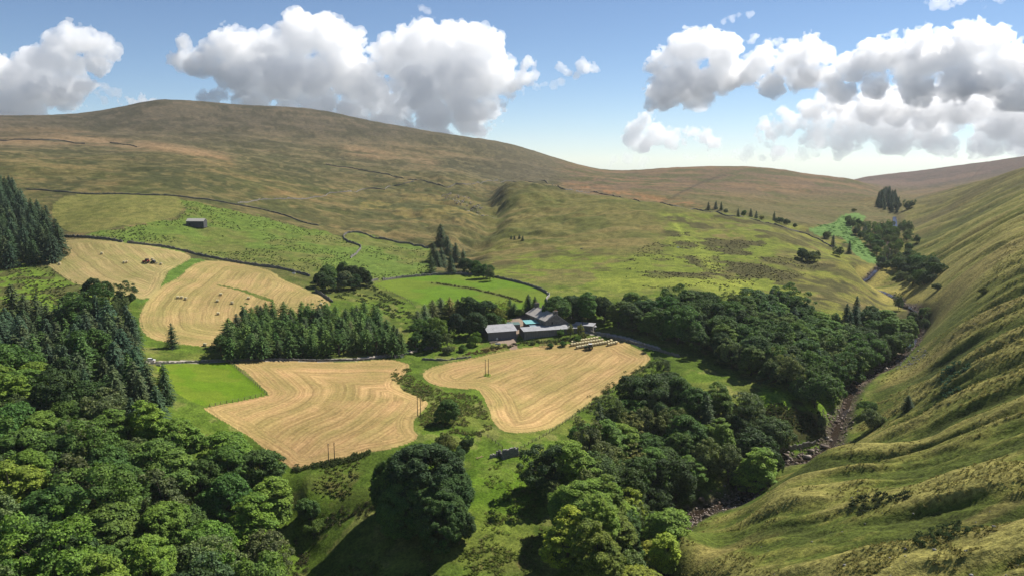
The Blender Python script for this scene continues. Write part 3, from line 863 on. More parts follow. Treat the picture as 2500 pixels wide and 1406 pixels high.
def bare_tree(seed, H=12.0, R=2.6, twigs=True, mat=None):
    g = np.random.default_rng(seed)
    paths = [[((0, 0, -0.6), 0.2), ((0.1, 0, H * 0.5), 0.12), ((0, 0.1, H), 0.02)]]
    for i in range(34):
        t = g.uniform(0.25, 0.97); a = g.uniform(0, 6.28); l = R * (1.1 - t) * g.uniform(0.6, 1.3) + 0.4
        p0 = np.array([0, 0, H * t]); p1 = p0 + np.array([math.cos(a) * l * 0.6, math.sin(a) * l * 0.6, l * 0.05]); p2 = p0 + np.array([math.cos(a) * l, math.sin(a) * l, -l * 0.12 + g.normal() * 0.2])
        paths.append([(p0, 0.06), (p1, 0.045), (p2, 0.02)])
    me = tube_mesh('trunk', paths, mat or M_DEADWOOD, 4)
    g2 = np.random.default_rng(seed + 1)
    n = 420
    t = g2.uniform(0.25, 1, n); a = g2.uniform(0, 6.28, n); l = (R * (1.1 - t) + 0.3) * g2.uniform(0.3, 1.1, n)
    C = np.column_stack([np.cos(a) * l, np.sin(a) * l, H * t - 0.1 * l])
    return leaf_mesh('crown', C, unit(g2.normal(size=(n, 3))), 0.42, 0.22, M_LEAF, seed=seed), me, H

PROTO = {
 'dome':   [broadleaf(300 + i, 16, 6.8, 1.0, 74, (1.0, 2.1), 0.54, 0.75, 0.5, 2.4, 0.50, low=-0.7) for i in range(6)],
 'oak':    [broadleaf(320 + i, 14, 6.6, 0.9, 60, (1.1, 2.5), 0.54, 0.78, 0.4, 2.3, 0.62, low=-0.6) for i in range(6)],
 'beech':  [broadleaf(340 + i, 17, 6.4, 1.2, 84, (1.2, 2.4), 0.56, 0.46, 0.9, 1.9, 0.55, jit=0.5, low=-0.6) for i in range(6)],
 'ash':    [broadleaf(360 + i, 15, 5.6, 1.4, 66, (0.9, 1.8), 0.48, 0.85, 0.3, 1.6, 0.60, jit=0.8, low=-0.55) for i in range(6)],
 'slim':   [broadleaf(380 + i, 15, 3.6, 1.4, 40, (1.2, 2.0), 0.40, 0.95, 0.3, 2.0, 0.3, jit=0.75, low=-0.7) for i in range(3)],
 'shrub':  [broadleaf(400 + i, 6, 3.6, 0.3, 30, (1.3, 2.2), 0.34, 0.8, 0.4, 1.9, 0.45, low=-0.25, jit=0.7) for i in range(4)],
 'giant':  [broadleaf(420 + i, 21, 9.6, 0.8, 130, (0.9, 1.75), 0.50, 0.72, 0.5, 2.6, 0.26, low=-0.7) for i in range(3)],
 'spruce': [conifer(440 + i, 18, 4.6 + 0.4 * i, 0.2, 32, 11, 0.26, 0.66, 0.66, ragged=0.35) for i in range(4)],
 'fir':    [conifer(460 + i, 18, 4.6, 0.3, 26, 9, 0.14, 0.75, 0.62, ragged=0.45, upturn=0.1) for i in range(3)],
 'larch':  [conifer(480 + i, 14, 4.0, 1.9, 24, 10, 0.10, 0.56, 0.52, ragged=0.55, dens=1.0) for i in range(4)],
 'pine':   [broadleaf(500 + i, 13, 3.0, 3.2, 36, (0.9, 1.5), 0.40, 0.6, 0.4, 1.9, 0.4, mat=M_NEEDLE, jit=0.7) for i in range(3)],
 'bare':   [bare_tree(520)],
}
TREE_NAME = {'dome': 'round_headed_tree', 'oak': 'spreading_tree', 'beech': 'layered_tree', 'ash': 'feathery_tree', 'slim': 'slender_tree', 'giant': 'round_headed_tree', 'shrub': 'shrub',  # woodland broadleaves told apart by crown shape only, species unknown
             'spruce': 'spruce_tree', 'fir': 'fir_tree', 'larch': 'larch_tree', 'pine': 'pine_tree', 'bare': 'dead_tree'}
NOUN = {'dome': 'round-headed broadleaf tree', 'oak': 'spreading broadleaf tree', 'beech': 'layered broadleaf tree', 'ash': 'feathery broadleaf tree', 'slim': 'slender broadleaf tree', 'giant': 'sycamore', 'shrub': 'shrub',
        'spruce': 'spruce', 'fir': 'fir', 'larch': 'larch', 'pine': 'pine', 'bare': 'dead tree'}
TONE_OF = {'dark': (0.044, 0.080, 0.026), 'deep green': (0.058, 0.112, 0.026), 'mid green': (0.084, 0.150, 0.028), 'fresh green': (0.125, 0.200, 0.030), 'yellow green': (0.195, 0.240, 0.032),
           'grey green': (0.105, 0.140, 0.062), 'olive': (0.135, 0.150, 0.044), 'blue green': (0.036, 0.072, 0.040), 'dusky': (0.054, 0.082, 0.034), 'bottle green': (0.033, 0.064, 0.026), 'russet': (0.20, 0.115, 0.07), 'grey': (0.26, 0.22, 0.17)}
ORD = 'first second third fourth fifth sixth seventh eighth ninth tenth eleventh twelfth thirteenth fourteenth fifteenth sixteenth seventeenth eighteenth nineteenth twentieth'.split()
ORD += ['twenty-' + o for o in ORD[:9]] + ['thirtieth'] + ['thirty-' + o for o in ORD[:9]] + ['fortieth'] + ['forty-' + o for o in ORD[:9]] + ['fiftieth'] + ['fifty-' + o for o in ORD[:9]]
PLANTED = []
def plant(kind, x, y, h, tone, label=None, group=None, rot=None, wide=1.0, sink=0.25, variant=None):
    crown, trunk, H = PROTO[kind][TR.integers(len(PROTO[kind])) if variant is None else variant % len(PROTO[kind])]
    root = bpy.data.objects.new(TREE_NAME[kind], None)
    COL.objects.link(root)
    s = h / H
    root.empty_display_size = 0.5
    root.location = (x, y, hz(x, y) - sink)
    root.rotation_euler = (TR.normal() * 0.02, TR.normal() * 0.02, TR.uniform(0, 6.28) if rot is None else rot)
    root.scale = (s * wide, s * wide, s)
    c = np.array(TONE_OF[tone]) * 1.15 * TR.uniform(0.80, 1.28) * (1 + TR.normal(size=3) * np.array([0.06, 0.035, 0.06]))
    for nm, me in (('trunk', trunk), ('crown', crown)):
        o = bpy.data.objects.new(nm, me)
        COL.objects.link(o)
        o.parent = root
        o.color = (*c, 1) if nm == 'crown' else (1, 1, 1, 1)
    root['category'] = 'shrub' if kind == 'shrub' else 'tree'
    if label: root['label'] = label
    if group: root['group'] = group
    PLANTED.append((x, y, h))
    return root

def top_at(px, py, h):
    """foot of a tree of height h whose top is seen at a point of the photograph"""
    return at(px, py, up=h)

def wood(name, poly, h, spacing, mix, seed, group, avoid_beck=True, wd=1.0, rows=None):
    """scatter trees over the ground under a canopy outlined in the photograph. mix: (kind, tone, weight)"""
    g = np.random.default_rng(seed)
    P = np.array(poly, float)
    hm = (h[0] + h[1]) / 2
    dense = closed(P, 3)
    x0, y0 = dense.min(0); x1, y1 = dense.max(0)
    n = 9000
    qx = g.uniform(x0, x1, n); qy = g.uniform(y0, y1, n)
    m = inside(qx, qy, dense); qx, qy = qx[m], qy[m]
    xs, ys = ground_of(qx, qy, h=base_h, up=hm * 0.94)
    r = np.hypot(xs, ys)
    order = g.permutation(len(xs))
    # even spread over the ground: thin what the slant of the view crowds together
    kept = []
    cell = {}
    sp = spacing
    for i in order:
        k = (int(xs[i] // sp), int(ys[i] // sp)); ok = True
        for a in (-1, 0, 1):
            for b in (-1, 0, 1):
                for j in cell.get((k[0] + a, k[1] + b), ()):
                    if (xs[j] - xs[i]) ** 2 + (ys[j] - ys[i]) ** 2 < sp * sp * 0.8:
                        ok = False
        if ok:
            cell.setdefault(k, []).append(i); kept.append(i)
    if avoid_beck:
        d, side, _ = line_dist(xs[kept], ys[kept], BECK_XY)
        kept = [k for k, dd in zip(kept, d * side) if (dd < -3.5 if name[0] == 'b' else abs(dd) > 2.6 and dd < 9)]
    out = []
    ws = np.array([q[2] for q in mix], float)
    for i in kept:
        w = ws.copy()
        for j, q in enumerate(mix):
            if len(q) > 3:
                w[j] *= q[3](qx[i], qy[i])
        w = np.maximum(w, 1e-6)
        kind, tone = mix[g.choice(len(mix), p=w / w.sum())][:2]
        hh = (h[0] + (h[1] - h[0]) * g.beta(1.6, 1.8)) * (0.72 if g.uniform() < 0.12 else 1.0) * (1.12 if kind in ('spruce', 'fir') else 1.0)
        root = plant(kind, float(xs[i]), float(ys[i]), hh, tone, None, group, wide=wd * g.uniform(0.95, 1.32))
        out.append((float(xs[i]), float(ys[i]), root, kind, tone))
    # say which one: rows counted from the near edge, places counted from the left
    out.sort(key=lambda t: math.hypot(t[0], t[1]))
    nrow = rows or max(1, int(round(math.sqrt(len(out)) * 0.75)))
    per = max(1, math.ceil(len(out) / nrow))
    for a in range(0, len(out), per):
        row = sorted(out[a:a + per], key=lambda t: t[0] / t[1])
        for b, t in enumerate(row):
            rown = 'front row' if a == 0 else ('back row' if a + per >= len(out) else ORD[a // per] + ' row')
            t[2]['label'] = f'{t[4]} {NOUN[t[3]]}, {ORD[b]} from left in {rown} of {name}'
    print(name, len(out))
    return out

W = {}
W['A'] = wood('lower left wood', [(-60,872),(60,862),(130,870),(165,892),(235,905),(285,950),(340,992),(400,1004),(450,990),(480,1008),(505,1030),(560,1042),(610,1066),(650,1090),(676,1130),(678,1180),(668,1240),(655,1300),(660,1425),(300,1450),(-60,1440)],
     (14.5, 19), 10.6, [('dome','deep green',3),('beech','mid green',3),('beech','fresh green',2),('oak','dark',2),('ash','grey green',2),('beech','yellow green',0.8, lambda a, b: 1.8 if a < 330 and b < 1120 else 0.15),('oak','mid green',2)], 31, 'broadleaf trees of the lower left wood')
W['A2'] = wood('left spruce belt', [(-60,738),(40,724),(130,716),(180,712),(225,735),(262,748),(318,765),(336,805),(342,850),(372,905),(408,962),(392,996),(335,985),(285,950),(240,902),(165,885),(130,862),(60,856),(-60,866)],
     (12.5, 20.5), 8.0, [('spruce','blue green',3),('fir','dusky',2),('spruce','dusky',3),('fir','deep green',2),('larch','deep green',1.5),('oak','deep green',0.8)], 32, 'spruces behind the lower left wood')
W['B'] = wood('far left spruce wood', [(-90,388),(-20,408),(10,428),(35,440),(52,478),(80,490),(102,506),(126,540),(146,562),(136,574),(60,584),(-90,590)],
     (14, 21.5), 9.2, [('spruce','blue green',4),('spruce','bottle green',3),('fir','dusky',1)], 33, 'spruces at the left edge')
W['C'] = wood('larch plantation', [(536,822),(556,786),(600,752),(640,738),(760,741),(850,744),(925,746),(942,772),(968,798),(976,818),(900,812),(800,815),(700,818),(600,821)],
     (9.5, 14.5), 5.1, [('larch','mid green',5),('larch','deep green',4),('larch','grey green',1),('spruce','dusky',0.8),('pine','deep green',1)], 34, 'larches of the plantation above the lane', wd=1.08)
W['H'] = wood('beck side wood', [(1352,722),(1390,706),(1440,708),(1480,716),(1520,710),(1560,706),(1600,716),(1650,710),(1700,706),(1760,710),(1800,718),(1840,722),(1890,708),(1930,712),(1985,742),(2040,748),(2090,726),(2130,728),(2190,745),(2222,775),(2242,800),(2235,826),(2190,850),(2140,876),(2108,900),(2078,926),(2050,945),(2000,930),(1950,905),(1900,872),(1850,850),(1800,838),(1750,815),(1700,796),(1650,778),(1600,762),(1550,750),(1500,742),(1450,735),(1400,730),(1355,727)],
     (13, 17), 9.6, [('dome','dark',3),('oak','deep green',3),('beech','mid green',2.5, lambda a, b: 1.6 if a > 1800 else 0.6),('ash','grey green',1.4),('beech','fresh green',1.0, lambda a, b: 2.0 if a > 1950 else 0.4),
                         ('spruce','blue green',1.2, lambda a, b: 5.0 if (1860 < a < 1990 and b < 775) or (2050 < a < 2125 and b < 830) else 0.05),('fir','bottle green',0.5, lambda a, b: 6 if 1950 < a < 2060 and b > 840 else 0.02)], 35, 'trees of the beck side wood')
W['I'] = wood('lower right wood', [(1352,1085),(1400,1045),(1436,990),(1478,968),(1530,955),(1570,935),(1600,925),(1660,925),(1700,930),(1745,935),(1800,940),(1842,965),(1868,1005),(1862,1050),(1856,1085),(1846,1118),(1800,1128),(1745,1145),(1695,1165),(1660,1185),(1658,1235),(1648,1285),(1640,1330),(1630,1420),(1530,1440),(1480,1400),(1430,1330),(1385,1262),(1350,1210),(1340,1150)],
     (13.5, 17.5), 9.2, [('dome','deep green',2.5),('oak','dark',2.0),('beech','mid green',2.5),('beech','fresh green',2.2, lambda a, b: 3.0 if b > 1150 else 0.5),('ash','grey green',2.0, lambda a, b: 2 if a > 1640 else 0.7),('beech','yellow green',1.0, lambda a, b: 3.0 if b > 1180 else 0.05),('pine','olive',0.7, lambda a, b: 4 if a < 1560 and b < 1160 else 0.1),('fir','dusky',0.4, lambda a, b: 2 if b < 1050 else 0.1)], 36, 'trees of the lower right wood')
W['J'] = wood('far beck wood', [(2070,528),(2092,530),(2130,541),(2180,537),(2226,547),(2222,568),(2200,588),(2192,606),(2165,640),(2160,632),(2140,606),(2116,580),(2088,556)],
     (7, 10), 10.5, [('oak','deep green',2),('ash','grey green',4),('ash','mid green',2),('dome','dark',1),('slim','grey green',2),('spruce','blue green',0.8)], 37, 'trees far up the beck', avoid_beck=False)
W['J2'] = wood('fell foot clump', [(2192,618),(2230,610),(2268,625),(2292,640),(2288,656),(2258,672),(2216,670),(2200,648)],
     (8.5, 11), 8.5, [('oak','deep green',3),('dome','dark',3),('ash','grey green',2)], 38, 'trees of the clump on the fell foot', avoid_beck=False)
W['L'] = wood('farthest spruce clump', [(2142,478),(2160,457),(2172,458),(2188,470),(2198,484),(2190,493),(2160,488)],
     (10, 15), 9.0, [('spruce','bottle green',3),('spruce','blue green',3)], 39, 'spruces far up the dale', avoid_beck=False, wd=0.72)

def clump(name, group, items):
    """single trees: (kind, tone, column and row of the top, height, label[, breadth])"""
    for it in items:
        kind, tone, px, py, h, label = it[:6]
        x, y = top_at(px, py, h)
        plant(kind, x, y, h, tone, label, group, wide=(it[6] if len(it) > 6 else 1.0) * (1.35 if name in ('spinney', 'farm trees') and it[0] in ('spruce', 'fir', 'larch') else 1.0))

clump('grove', 'sycamores of the meadow grove', [
 ('giant','dark',1015,1092,21,'tallest dark sycamore at the back of the meadow grove', 1.35),
 ('giant','deep green',962,1120,20,'green sycamore on the hay field side of the meadow grove', 0.95),
 ('giant','dark',1095,1135,18,'broad dark sycamore nearest the stone ruin', 1.1),
 ('giant','deep green',975,1180,17,'lighter green sycamore at the front of the meadow grove', 1.05),
 ('giant','dark',1085,1200,16,'low dark sycamore at the front right of the meadow grove', 1.05),
 ('dome','dark',1120,1235,12,'smallest dark tree at the right foot of the meadow grove', 0.9)])
clump('roundel', 'trees of the walled roundel', [
 ('dome','dark',778,660,11,'dark round tree at the left end of the roundel above the hay'), ('oak','deep green',805,645,12,'tall spreading tree at the back of the roundel above the hay'),
 ('dome','deep green',836,638,12,'highest round tree of the roundel above the hay'), ('oak','dark',868,645,12,'dark spreading tree behind the right half of the roundel'),
 ('dome','dark',893,658,11,'dark round tree at the right end of the roundel'), ('dome','grey green',838,662,12,'paler round tree at the front of the roundel'), ('oak','dark',800,672,10,'low dark tree at the front left of the roundel'), ('oak','dark',868,672,9,'low dark tree at the front right of the roundel')])
clump('spinney', 'trees of the spruce spinney', [
 ('spruce','bottle green',1075,545,19,'tallest spruce, the peak of the hillside spinney'), ('spruce','blue green',1092,574,17,'spruce just right of the peak of the spinney'), ('spruce','dusky',1058,592,16,'spruce at the upper left of the spinney'),
 ('spruce','bottle green',1112,592,16,'spruce on the right shoulder of the spinney'), ('spruce','blue green',1078,602,16,'blue green spruce in the middle of the spinney'), ('fir','bottle green',1130,608,15,'dark fir on the right slope of the spinney'),
 ('fir','dusky',1054,624,13,'fir at the lower left corner of the spinney'), ('spruce','bottle green',1100,622,14,'spruce low in the middle of the spinney'), ('dome','dark',1135,625,12,'dark round tree at the foot of the spinney'),
 ('dome','deep green',1158,630,12,'round tree right of the spinney spruces'), ('oak','deep green',1180,642,11,'spreading tree at the right end of the spinney'), ('ash','grey green',1196,655,9,'greyish small tree beyond the right end of the spinney'), ('spruce','dusky',1066,610,13,'short spruce at the left side of the spinney')])
clump('farm trees', 'trees around the farm', [
 ('larch','grey green',1020,756,11,'grey green larch at the left end of the row behind the farm'), ('larch','grey green',1036,742,12,'grey larch second in the row behind the farm'), ('larch','olive',1056,730,12,'olive larch third in the row behind the farm'), ('larch','grey green',1076,724,12,'grey larch in the middle of the row behind the farm'), ('larch','olive',1097,724,12,'olive larch right of the middle of the row behind the farm'), ('larch','grey green',1118,728,12,'grey larch touching the big dark farm tree'), ('larch','deep green',1040,768,10,'green larch in front of the grey row'),
 ('dome','dark',1150,722,15,'big dark tree on the skyline of the farm clump'), ('dome','dark',1183,724,16,'tallest dark tree above the open barn'), ('dome','bottle green',1120,764,13,'dark sycamore left of the barn'), ('dome','bottle green',1160,760,14,'dark sycamore directly behind the barn'), ('ash','olive',1212,742,12,'olive leafy tree at the right of the barn trees'), ('dome','dark',1200,762,11,'low dark tree close behind the barn roof'), ('dome','fresh green',1222,770,7,'fresh green small tree by the log heap'),
 ('oak','deep green',1038,790,11,'round topped tree above the lane end'), ('oak','mid green',1074,785,12,'wide green tree between lane and barn'), ('dome','deep green',1012,812,9,'round tree nearest the lane end'), ('oak','dark',1058,812,9,'dark low tree at the front of the lane clump'), ('ash','grey green',1092,812,8,'greyish tree at the right of the lane clump'),
 ('shrub','fresh green',1160,818,5.5,'fresh green bush in front of the barn'), ('shrub','grey green',1092,842,4.5,'grey bush below the lane clump'), ('shrub','mid green',1130,842,3.6,'small bush left of the barn bush'),
 ('spruce','bottle green',1290,716,12,'pointed spruce behind the farmhouse chimneys'), ('spruce','dusky',1306,722,11,'second spruce behind the farmhouse'), ('spruce','deep green',1245,728,10,'green spruce left of the farmhouse'), ('larch','deep green',1256,738,8,'short conifer beside the farmhouse track'), ('shrub','fresh green',1268,752,4.5,'light green bush by the farmhouse gable'),
 ('slim','olive',1392,790,7.5,'thin olive tree against the long shed'), ('slim','olive',1418,788,8,'thin olive tree at the end of the long shed'), ('shrub','mid green',1368,806,3.0,'bush at the foot of the long shed wall'), ('shrub','deep green',1345,836,2.6,'bush in the bank below the long shed'), ('shrub','deep green',1376,832,2.8,'dark bush in the bank near the bale rows'), ('shrub','olive',1300,830,2.4,'olive bush at the corner of the long shed'), ('shrub','mid green',1410,822,3.2,'bush under the thin trees of the shed')])
clump('single trees', 'single trees of the dale', [
 ('fir','bottle green',417,787,12.5,'lone dark conifer standing below the hay field', 1.1), ('dome','deep green',1093,972,10.5,'lone leafy tree between the two golden fields', 0.95), ('shrub','olive',1092,1062,6.5,'olive willow bush below the lone tree'), ('shrub','dusky',1140,1070,4.0,'dusky scrub in the gully by the willow bush'), ('shrub','grey green',1120,1095,4.0,'grey scrub in front of the willow bush'),
 ('dome','deep green',752,1212,8.5,'round tree at the corner of the lower left wood'), ('shrub','mid green',770,1262,5,'bush at the foot of the left wood by the gully'),
 ('ash','dark',262,684,13,'dark tree topping the left wood edge below the hay field'), ('dome','dark',222,676,12,'dark round tree at the top corner of the left wood'), ('oak','dark',300,705,11,'dark spreading tree at the hay field corner'), ('ash','grey green',290,730,11,'greyish tree under the hay field corner'), ('larch','deep green',330,770,14,'green conifer on the right edge of the spruce belt'), ('spruce','bottle green',396,884,16,'lone spruce point before the small pasture'),
 ('ash','grey green',1622,868,10,'feathery tree by the corner of the golden field', 1.2), ('dome','deep green',1640,905,10,'leafy tree in front of the feathery one by the field'), ('pine','dusky',1590,930,11,'dusky pine left of the field corner trees'),
 ('bare','russet',1765,962,11,'russet dying tree in the lower right wood', 1.6), ('bare','grey',856,782,12,'bare grey tree in the front of the plantation'), ('dome','deep green',712,782,11,'dark leafy tree in the plantation front', 0.8),
 ('ash','dark',1900,1108,10,'dark slim tree on the brow above the beck', 0.75), ('ash','grey green',1868,1132,9,'greyish tree left of the brow tree'), ('shrub','grey green',1822,1150,7,'grey bush by the beck under the lower right wood'),
 ('spruce','bottle green',2219,962,7,'small dark spruce alone on the ribbed slope', 1.6), ('shrub','grey green',2138,1002,7.5,'large grey green bush at the foot of the ribbed slope'), ('shrub','deep green',2122,975,6,'green bush behind the large grey one'),
 ('slim','grey green',2008,1012,8,'thin grey tree on the bank by the beck'), ('ash','dusky',2196,722,10,'dusky tree standing in the beck bend', 0.8),
 ('beech','yellow green',1545,1205,17,'bright yellow green tree at the front of the lower right wood'), ('beech','fresh green',1600,1262,16,'fresh green tree at the lowest corner of the lower right wood'), ('beech','fresh green',1470,1170,16,'fresh green tree on the meadow side of the lower right wood'),
 ('ash','grey green',2150,848,9,'first grey tree on the fell bank of the beck'), ('slim','dusky',2172,846,9,'dark slim tree on the fell bank of the beck'), ('ash','dusky',2192,822,10,'dusky tree, middle of the fell bank row'), ('ash','grey green',2216,796,10,'tall grey tree on the fell bank of the beck'), ('oak','dusky',2238,768,9,'broad dusky tree at the top of the fell bank row'), ('shrub','grey green',2120,898,4,'grey bush where the beck comes out of the wood'),
 ('ash','grey green',2255,745,9,'grey tree at the far right edge of the beck side wood'), ('ash','dusky',2262,775,9,'dusky tree beneath the grey one at the wood end'),
 ('shrub','olive',2085,508,5,'scrub tree above the bracken bank'), ('spruce','blue green',2035,572,12,'spruce on the left flank of the bracken bank'), ('spruce','bottle green',2075,586,13,'tall thin spruce on the bracken bank foot', 0.8), ('oak','grey green',2018,564,8,'greyish tree at the head of the bracken bank'), ('oak','deep green',2050,605,8,'tree between the two bracken bank spruces'),
 ('oak','dusky',1958,606,9,'dusky tree, leftmost of the trio on the nose'), ('oak','grey green',1978,612,9,'grey tree, middle of the trio on the nose'), ('slim','dusky',1998,610,9,'slender tree, rightmost of the trio on the nose'), ('oak','dusky',2150,640,6,'tree by the upper beck meadow'),
 ('dome','dark',2195,492,10,'round tree beside the farthest spruces'), ('oak','deep green',2215,494,10,'tree right of the farthest spruces'), ('oak','dark',2228,492,8,'rightmost tree of the far dale head'), ('oak','grey green',2180,498,8,'low tree in front of the farthest spruces'),
 ('oak','deep green',2222,592,8,'tree above the hanging clump'), ('oak','grey green',2240,575,8,'highest tree over the hanging clump'), ('shrub','dusky',2290,690,5,'bush below the hanging clump'), ('shrub','olive',2400,700,4,'olive bush on the bare fell slope')])
clump('beck spruces', 'spruces standing out of the beck side wood', [
 ('spruce','bottle green',1882,718,16,'leftmost tall spruce on the far edge of the beck side wood'),
 ('spruce','blue green',1902,708,17,'highest spruce on the far edge of the beck side wood'),
 ('spruce','bottle green',1925,716,16,'spruce right of the highest one in the beck side wood'),
 ('spruce','dusky',1948,722,16,'dusky spruce in the far row of the beck side wood'),
 ('spruce','bottle green',1972,736,15,'last spruce of the far row in the beck side wood'),
 ('spruce','blue green',2068,738,17,'spruce at the upper beck end of the wood'),
 ('spruce','bottle green',2092,752,17,'second spruce at the upper beck end of the wood'),
 ('spruce','dusky',2078,782,15,'spruce below the pair at the upper beck end'),
 ('spruce','blue green',1998,852,17,'bluish spruce above the green bank'),
 ('spruce','bottle green',2022,872,16,'dark spruce by the beck above the green bank')])
clump('moor wall trees', 'trees along the moor wall', [
 ('spruce','bottle green',1730,492,10,'leftmost spruce on the moor wall'), ('spruce','blue green',1748,490,10,'second spruce on the moor wall'), ('spruce','bottle green',1762,492,10,'third spruce on the moor wall', 0.9), ('shrub','dusky',1772,512,4,'low shrub right of the moor wall spruces'),
 ('spruce','bottle green',1803,508,9,'spruce before the gap in the moor wall trees'), ('oak','deep green',1815,516,6,'round tree by the gap in the moor wall trees'), ('spruce','bottle green',1834,508,10,'dark spruce in the middle of the moor wall'), ('spruce','blue green',1847,514,9,'bluish spruce touching the middle one'), ('shrub','olive',1860,528,4,'olive shrub on the moor wall'),
 ('spruce','bottle green',1891,516,11,'single spruce near the end of the moor wall'), ('oak','dusky',1904,530,7,'dusky tree under the single spruce'), ('oak','grey green',1922,534,7,'greyish tree at the end of the moor wall'), ('shrub','dusky',1942,546,4,'last shrub by the moor wall')])
for i, (px, py) in enumerate([(1248,574),(1256,575),(1268,573),(1276,577)]):
    x, y = top_at(px, py, 4)
    plant('spruce', x, y, 4.0 + i * 0.3, 'bottle green', f'tiny dark sapling, {ORD[i]} from left of four on the hill', 'saplings on the green hill', wide=1.4)
print('trees', len(PLANTED))
# ------------------------------------------------------------------ built things
class MB:
    """collects shapes; build() links them as one mesh object"""
    def __init__(self):
        self.v = []; self.f = []
    def add(self, verts, faces):
        b = len(self.v)
        self.v += [tuple(float(c) for c in q) for q in verts]; self.f += [tuple(b + i for i in q) for q in faces]
        return self
    def box(self, x0, y0, z0, x1, y1, z1):
        return self.add([(x0, y0, z0), (x1, y0, z0), (x1, y1, z0), (x0, y1, z0), (x0, y0, z1), (x1, y0, z1), (x1, y1, z1), (x0, y1, z1)],
                        [(0, 3, 2, 1), (4, 5, 6, 7), (0, 1, 5, 4), (1, 2, 6, 5), (2, 3, 7, 6), (3, 0, 4, 7)])
    def prism(self, prof, a0, a1, axis='x'):
        """closed outline in the plane across an axis, drawn out along it"""
        n = len(prof)
        mk = (lambda a, p: (a, p[0], p[1])) if axis == 'x' else (lambda a, p: (p[0], a, p[1]))
        V = [mk(a0, p) for p in prof] + [mk(a1, p) for p in prof]
        F = [tuple(range(n)), tuple(range(2 * n - 1, n - 1, -1))] + [(i, i + n, (i + 1) % n + n, (i + 1) % n) for i in range(n)]
        return self.add(V, F)
    def cyl(self, p0, p1, r0, r1=None, n=10):
        r1 = r0 if r1 is None else r1
        p0 = np.array(p0, float); p1 = np.array(p1, float); d = unit(p1 - p0)
        a = unit(np.cross(d, [0.31, 0.2, 0.93] if abs(d[2]) < 0.9 else [1, 0.1, 0])); b = np.cross(d, a)
        V = [p + (a * math.cos(2 * math.pi * k / n) + b * math.sin(2 * math.pi * k / n)) * r for p, r in ((p0, r0), (p1, r1)) for k in range(n)]
        return self.add(V, [tuple(range(n - 1, -1, -1)), tuple(range(n, 2 * n))] + [(k, (k + 1) % n, n + (k + 1) % n, n + k) for k in range(n)])
    def build(self, name, mat, parent=None, smooth=False):
        me = bpy.data.meshes.new(name)
        me.from_pydata(self.v, [], self.f)
        bm = bmesh.new(); bm.from_mesh(me); bmesh.ops.recalc_face_normals(bm, faces=bm.faces); bm.to_mesh(me); bm.free()
        me.materials.append(mat)
        if smooth:
            me.polygons.foreach_set('use_smooth', np.ones(len(me.polygons), bool))
        o = bpy.data.objects.new(name, me)
        COL.objects.link(o)
        if parent is not None:
            o.parent = parent
        return o

def tag(o, label, cat, group=None):
    o['label'] = label; o['category'] = cat
    if group: o['group'] = group
    return o
def thing(name, label, cat, x, y, rot=0.0, group=None, z=None):
    o = bpy.data.objects.new(name, None)
    COL.objects.link(o)
    o.location = (x, y, hz(x, y) if z is None else z)
    o.rotation_euler = (0, 0, rot)
    return tag(o, label, cat, group)
def mesh_obj(name, mesh, parent=None):
    o = bpy.data.objects.new(name, mesh); COL.objects.link(o); o.parent = parent
    return o
def copy_tree(o, parent=None):
    c = o.copy(); COL.objects.link(c)
    c.parent = parent
    for ch in o.children:
        copy_tree(ch, c)
    return c

M_STONE = plain_mat('gritstone', (0.20, 0.185, 0.165), 0.95, 0.55, 1.6, bumpd=0.12)
M_STONE_PALE = plain_mat('pale_stone', (0.36, 0.335, 0.295), 0.95, 0.45, 1.6, bumpd=0.1)
M_RENDER = plain_mat('pale_render', (0.42, 0.40, 0.36), 0.9, 0.15, 0.8)
M_SLATE = plain_mat('stone_slate', (0.46, 0.42, 0.37), 0.85, 0.35, 1.8, bumpd=0.04, stretch=(1, 1, 3))
M_SHEET = plain_mat('grey_sheet_roof', (0.36, 0.36, 0.37), 0.75, 0.22, 0.5)
M_SHEET_D = plain_mat('dark_board_shade', (0.11, 0.105, 0.10), 0.85, 0.35, 1.5, stretch=(3, 3, 0.3))  # dark boards, and painted shade where the sheds stand open
M_BOARD = plain_mat('weathered_board', (0.235, 0.215, 0.195), 0.9, 0.35, 1.2, stretch=(4, 4, 0.4))
M_TEAL = plain_mat('turquoise_sheet', (0.20, 0.47, 0.47), 0.55, 0.15, 0.9)
M_BLUEGREY = plain_mat('blue_grey_sheet', (0.29, 0.37, 0.42), 0.55, 0.15, 0.9)
M_GREENROOF = plain_mat('green_felt', (0.11, 0.18, 0.165), 0.8, 0.25, 1.2)
M_WOOD = plain_mat('post_wood', (0.20, 0.165, 0.125), 0.9, 0.3, 3)
M_POLE = plain_mat('tarred_pole', (0.060, 0.048, 0.038), 0.85, 0.3, 2)
M_WIRE = plain_mat('wire', (0.22, 0.21, 0.20), 0.5, 0.1, 3, metal=0.7)
M_GLASS = plain_mat('window_glass', (0.03, 0.035, 0.04), 0.12, 0.1, 2, spec=0.6)
M_WHITE = plain_mat('white_paint', (0.78, 0.77, 0.74), 0.45, 0.06, 2, spec=0.4)
M_BLACKWRAP = plain_mat('black_wrap', (0.018, 0.018, 0.020), 0.28, 0.2, 2, spec=0.6)
M_RUBBER = plain_mat('rubber', (0.025, 0.024, 0.023), 0.85, 0.2, 4)
M_RED = plain_mat('red_paint', (0.40, 0.025, 0.02), 0.35, 0.12, 2, spec=0.5)
M_GREEN = plain_mat('green_paint', (0.018, 0.085, 0.022), 0.35, 0.12, 2, spec=0.5)
M_DARKMETAL = plain_mat('dark_metal', (0.06, 0.058, 0.055), 0.5, 0.2, 3, metal=0.4)
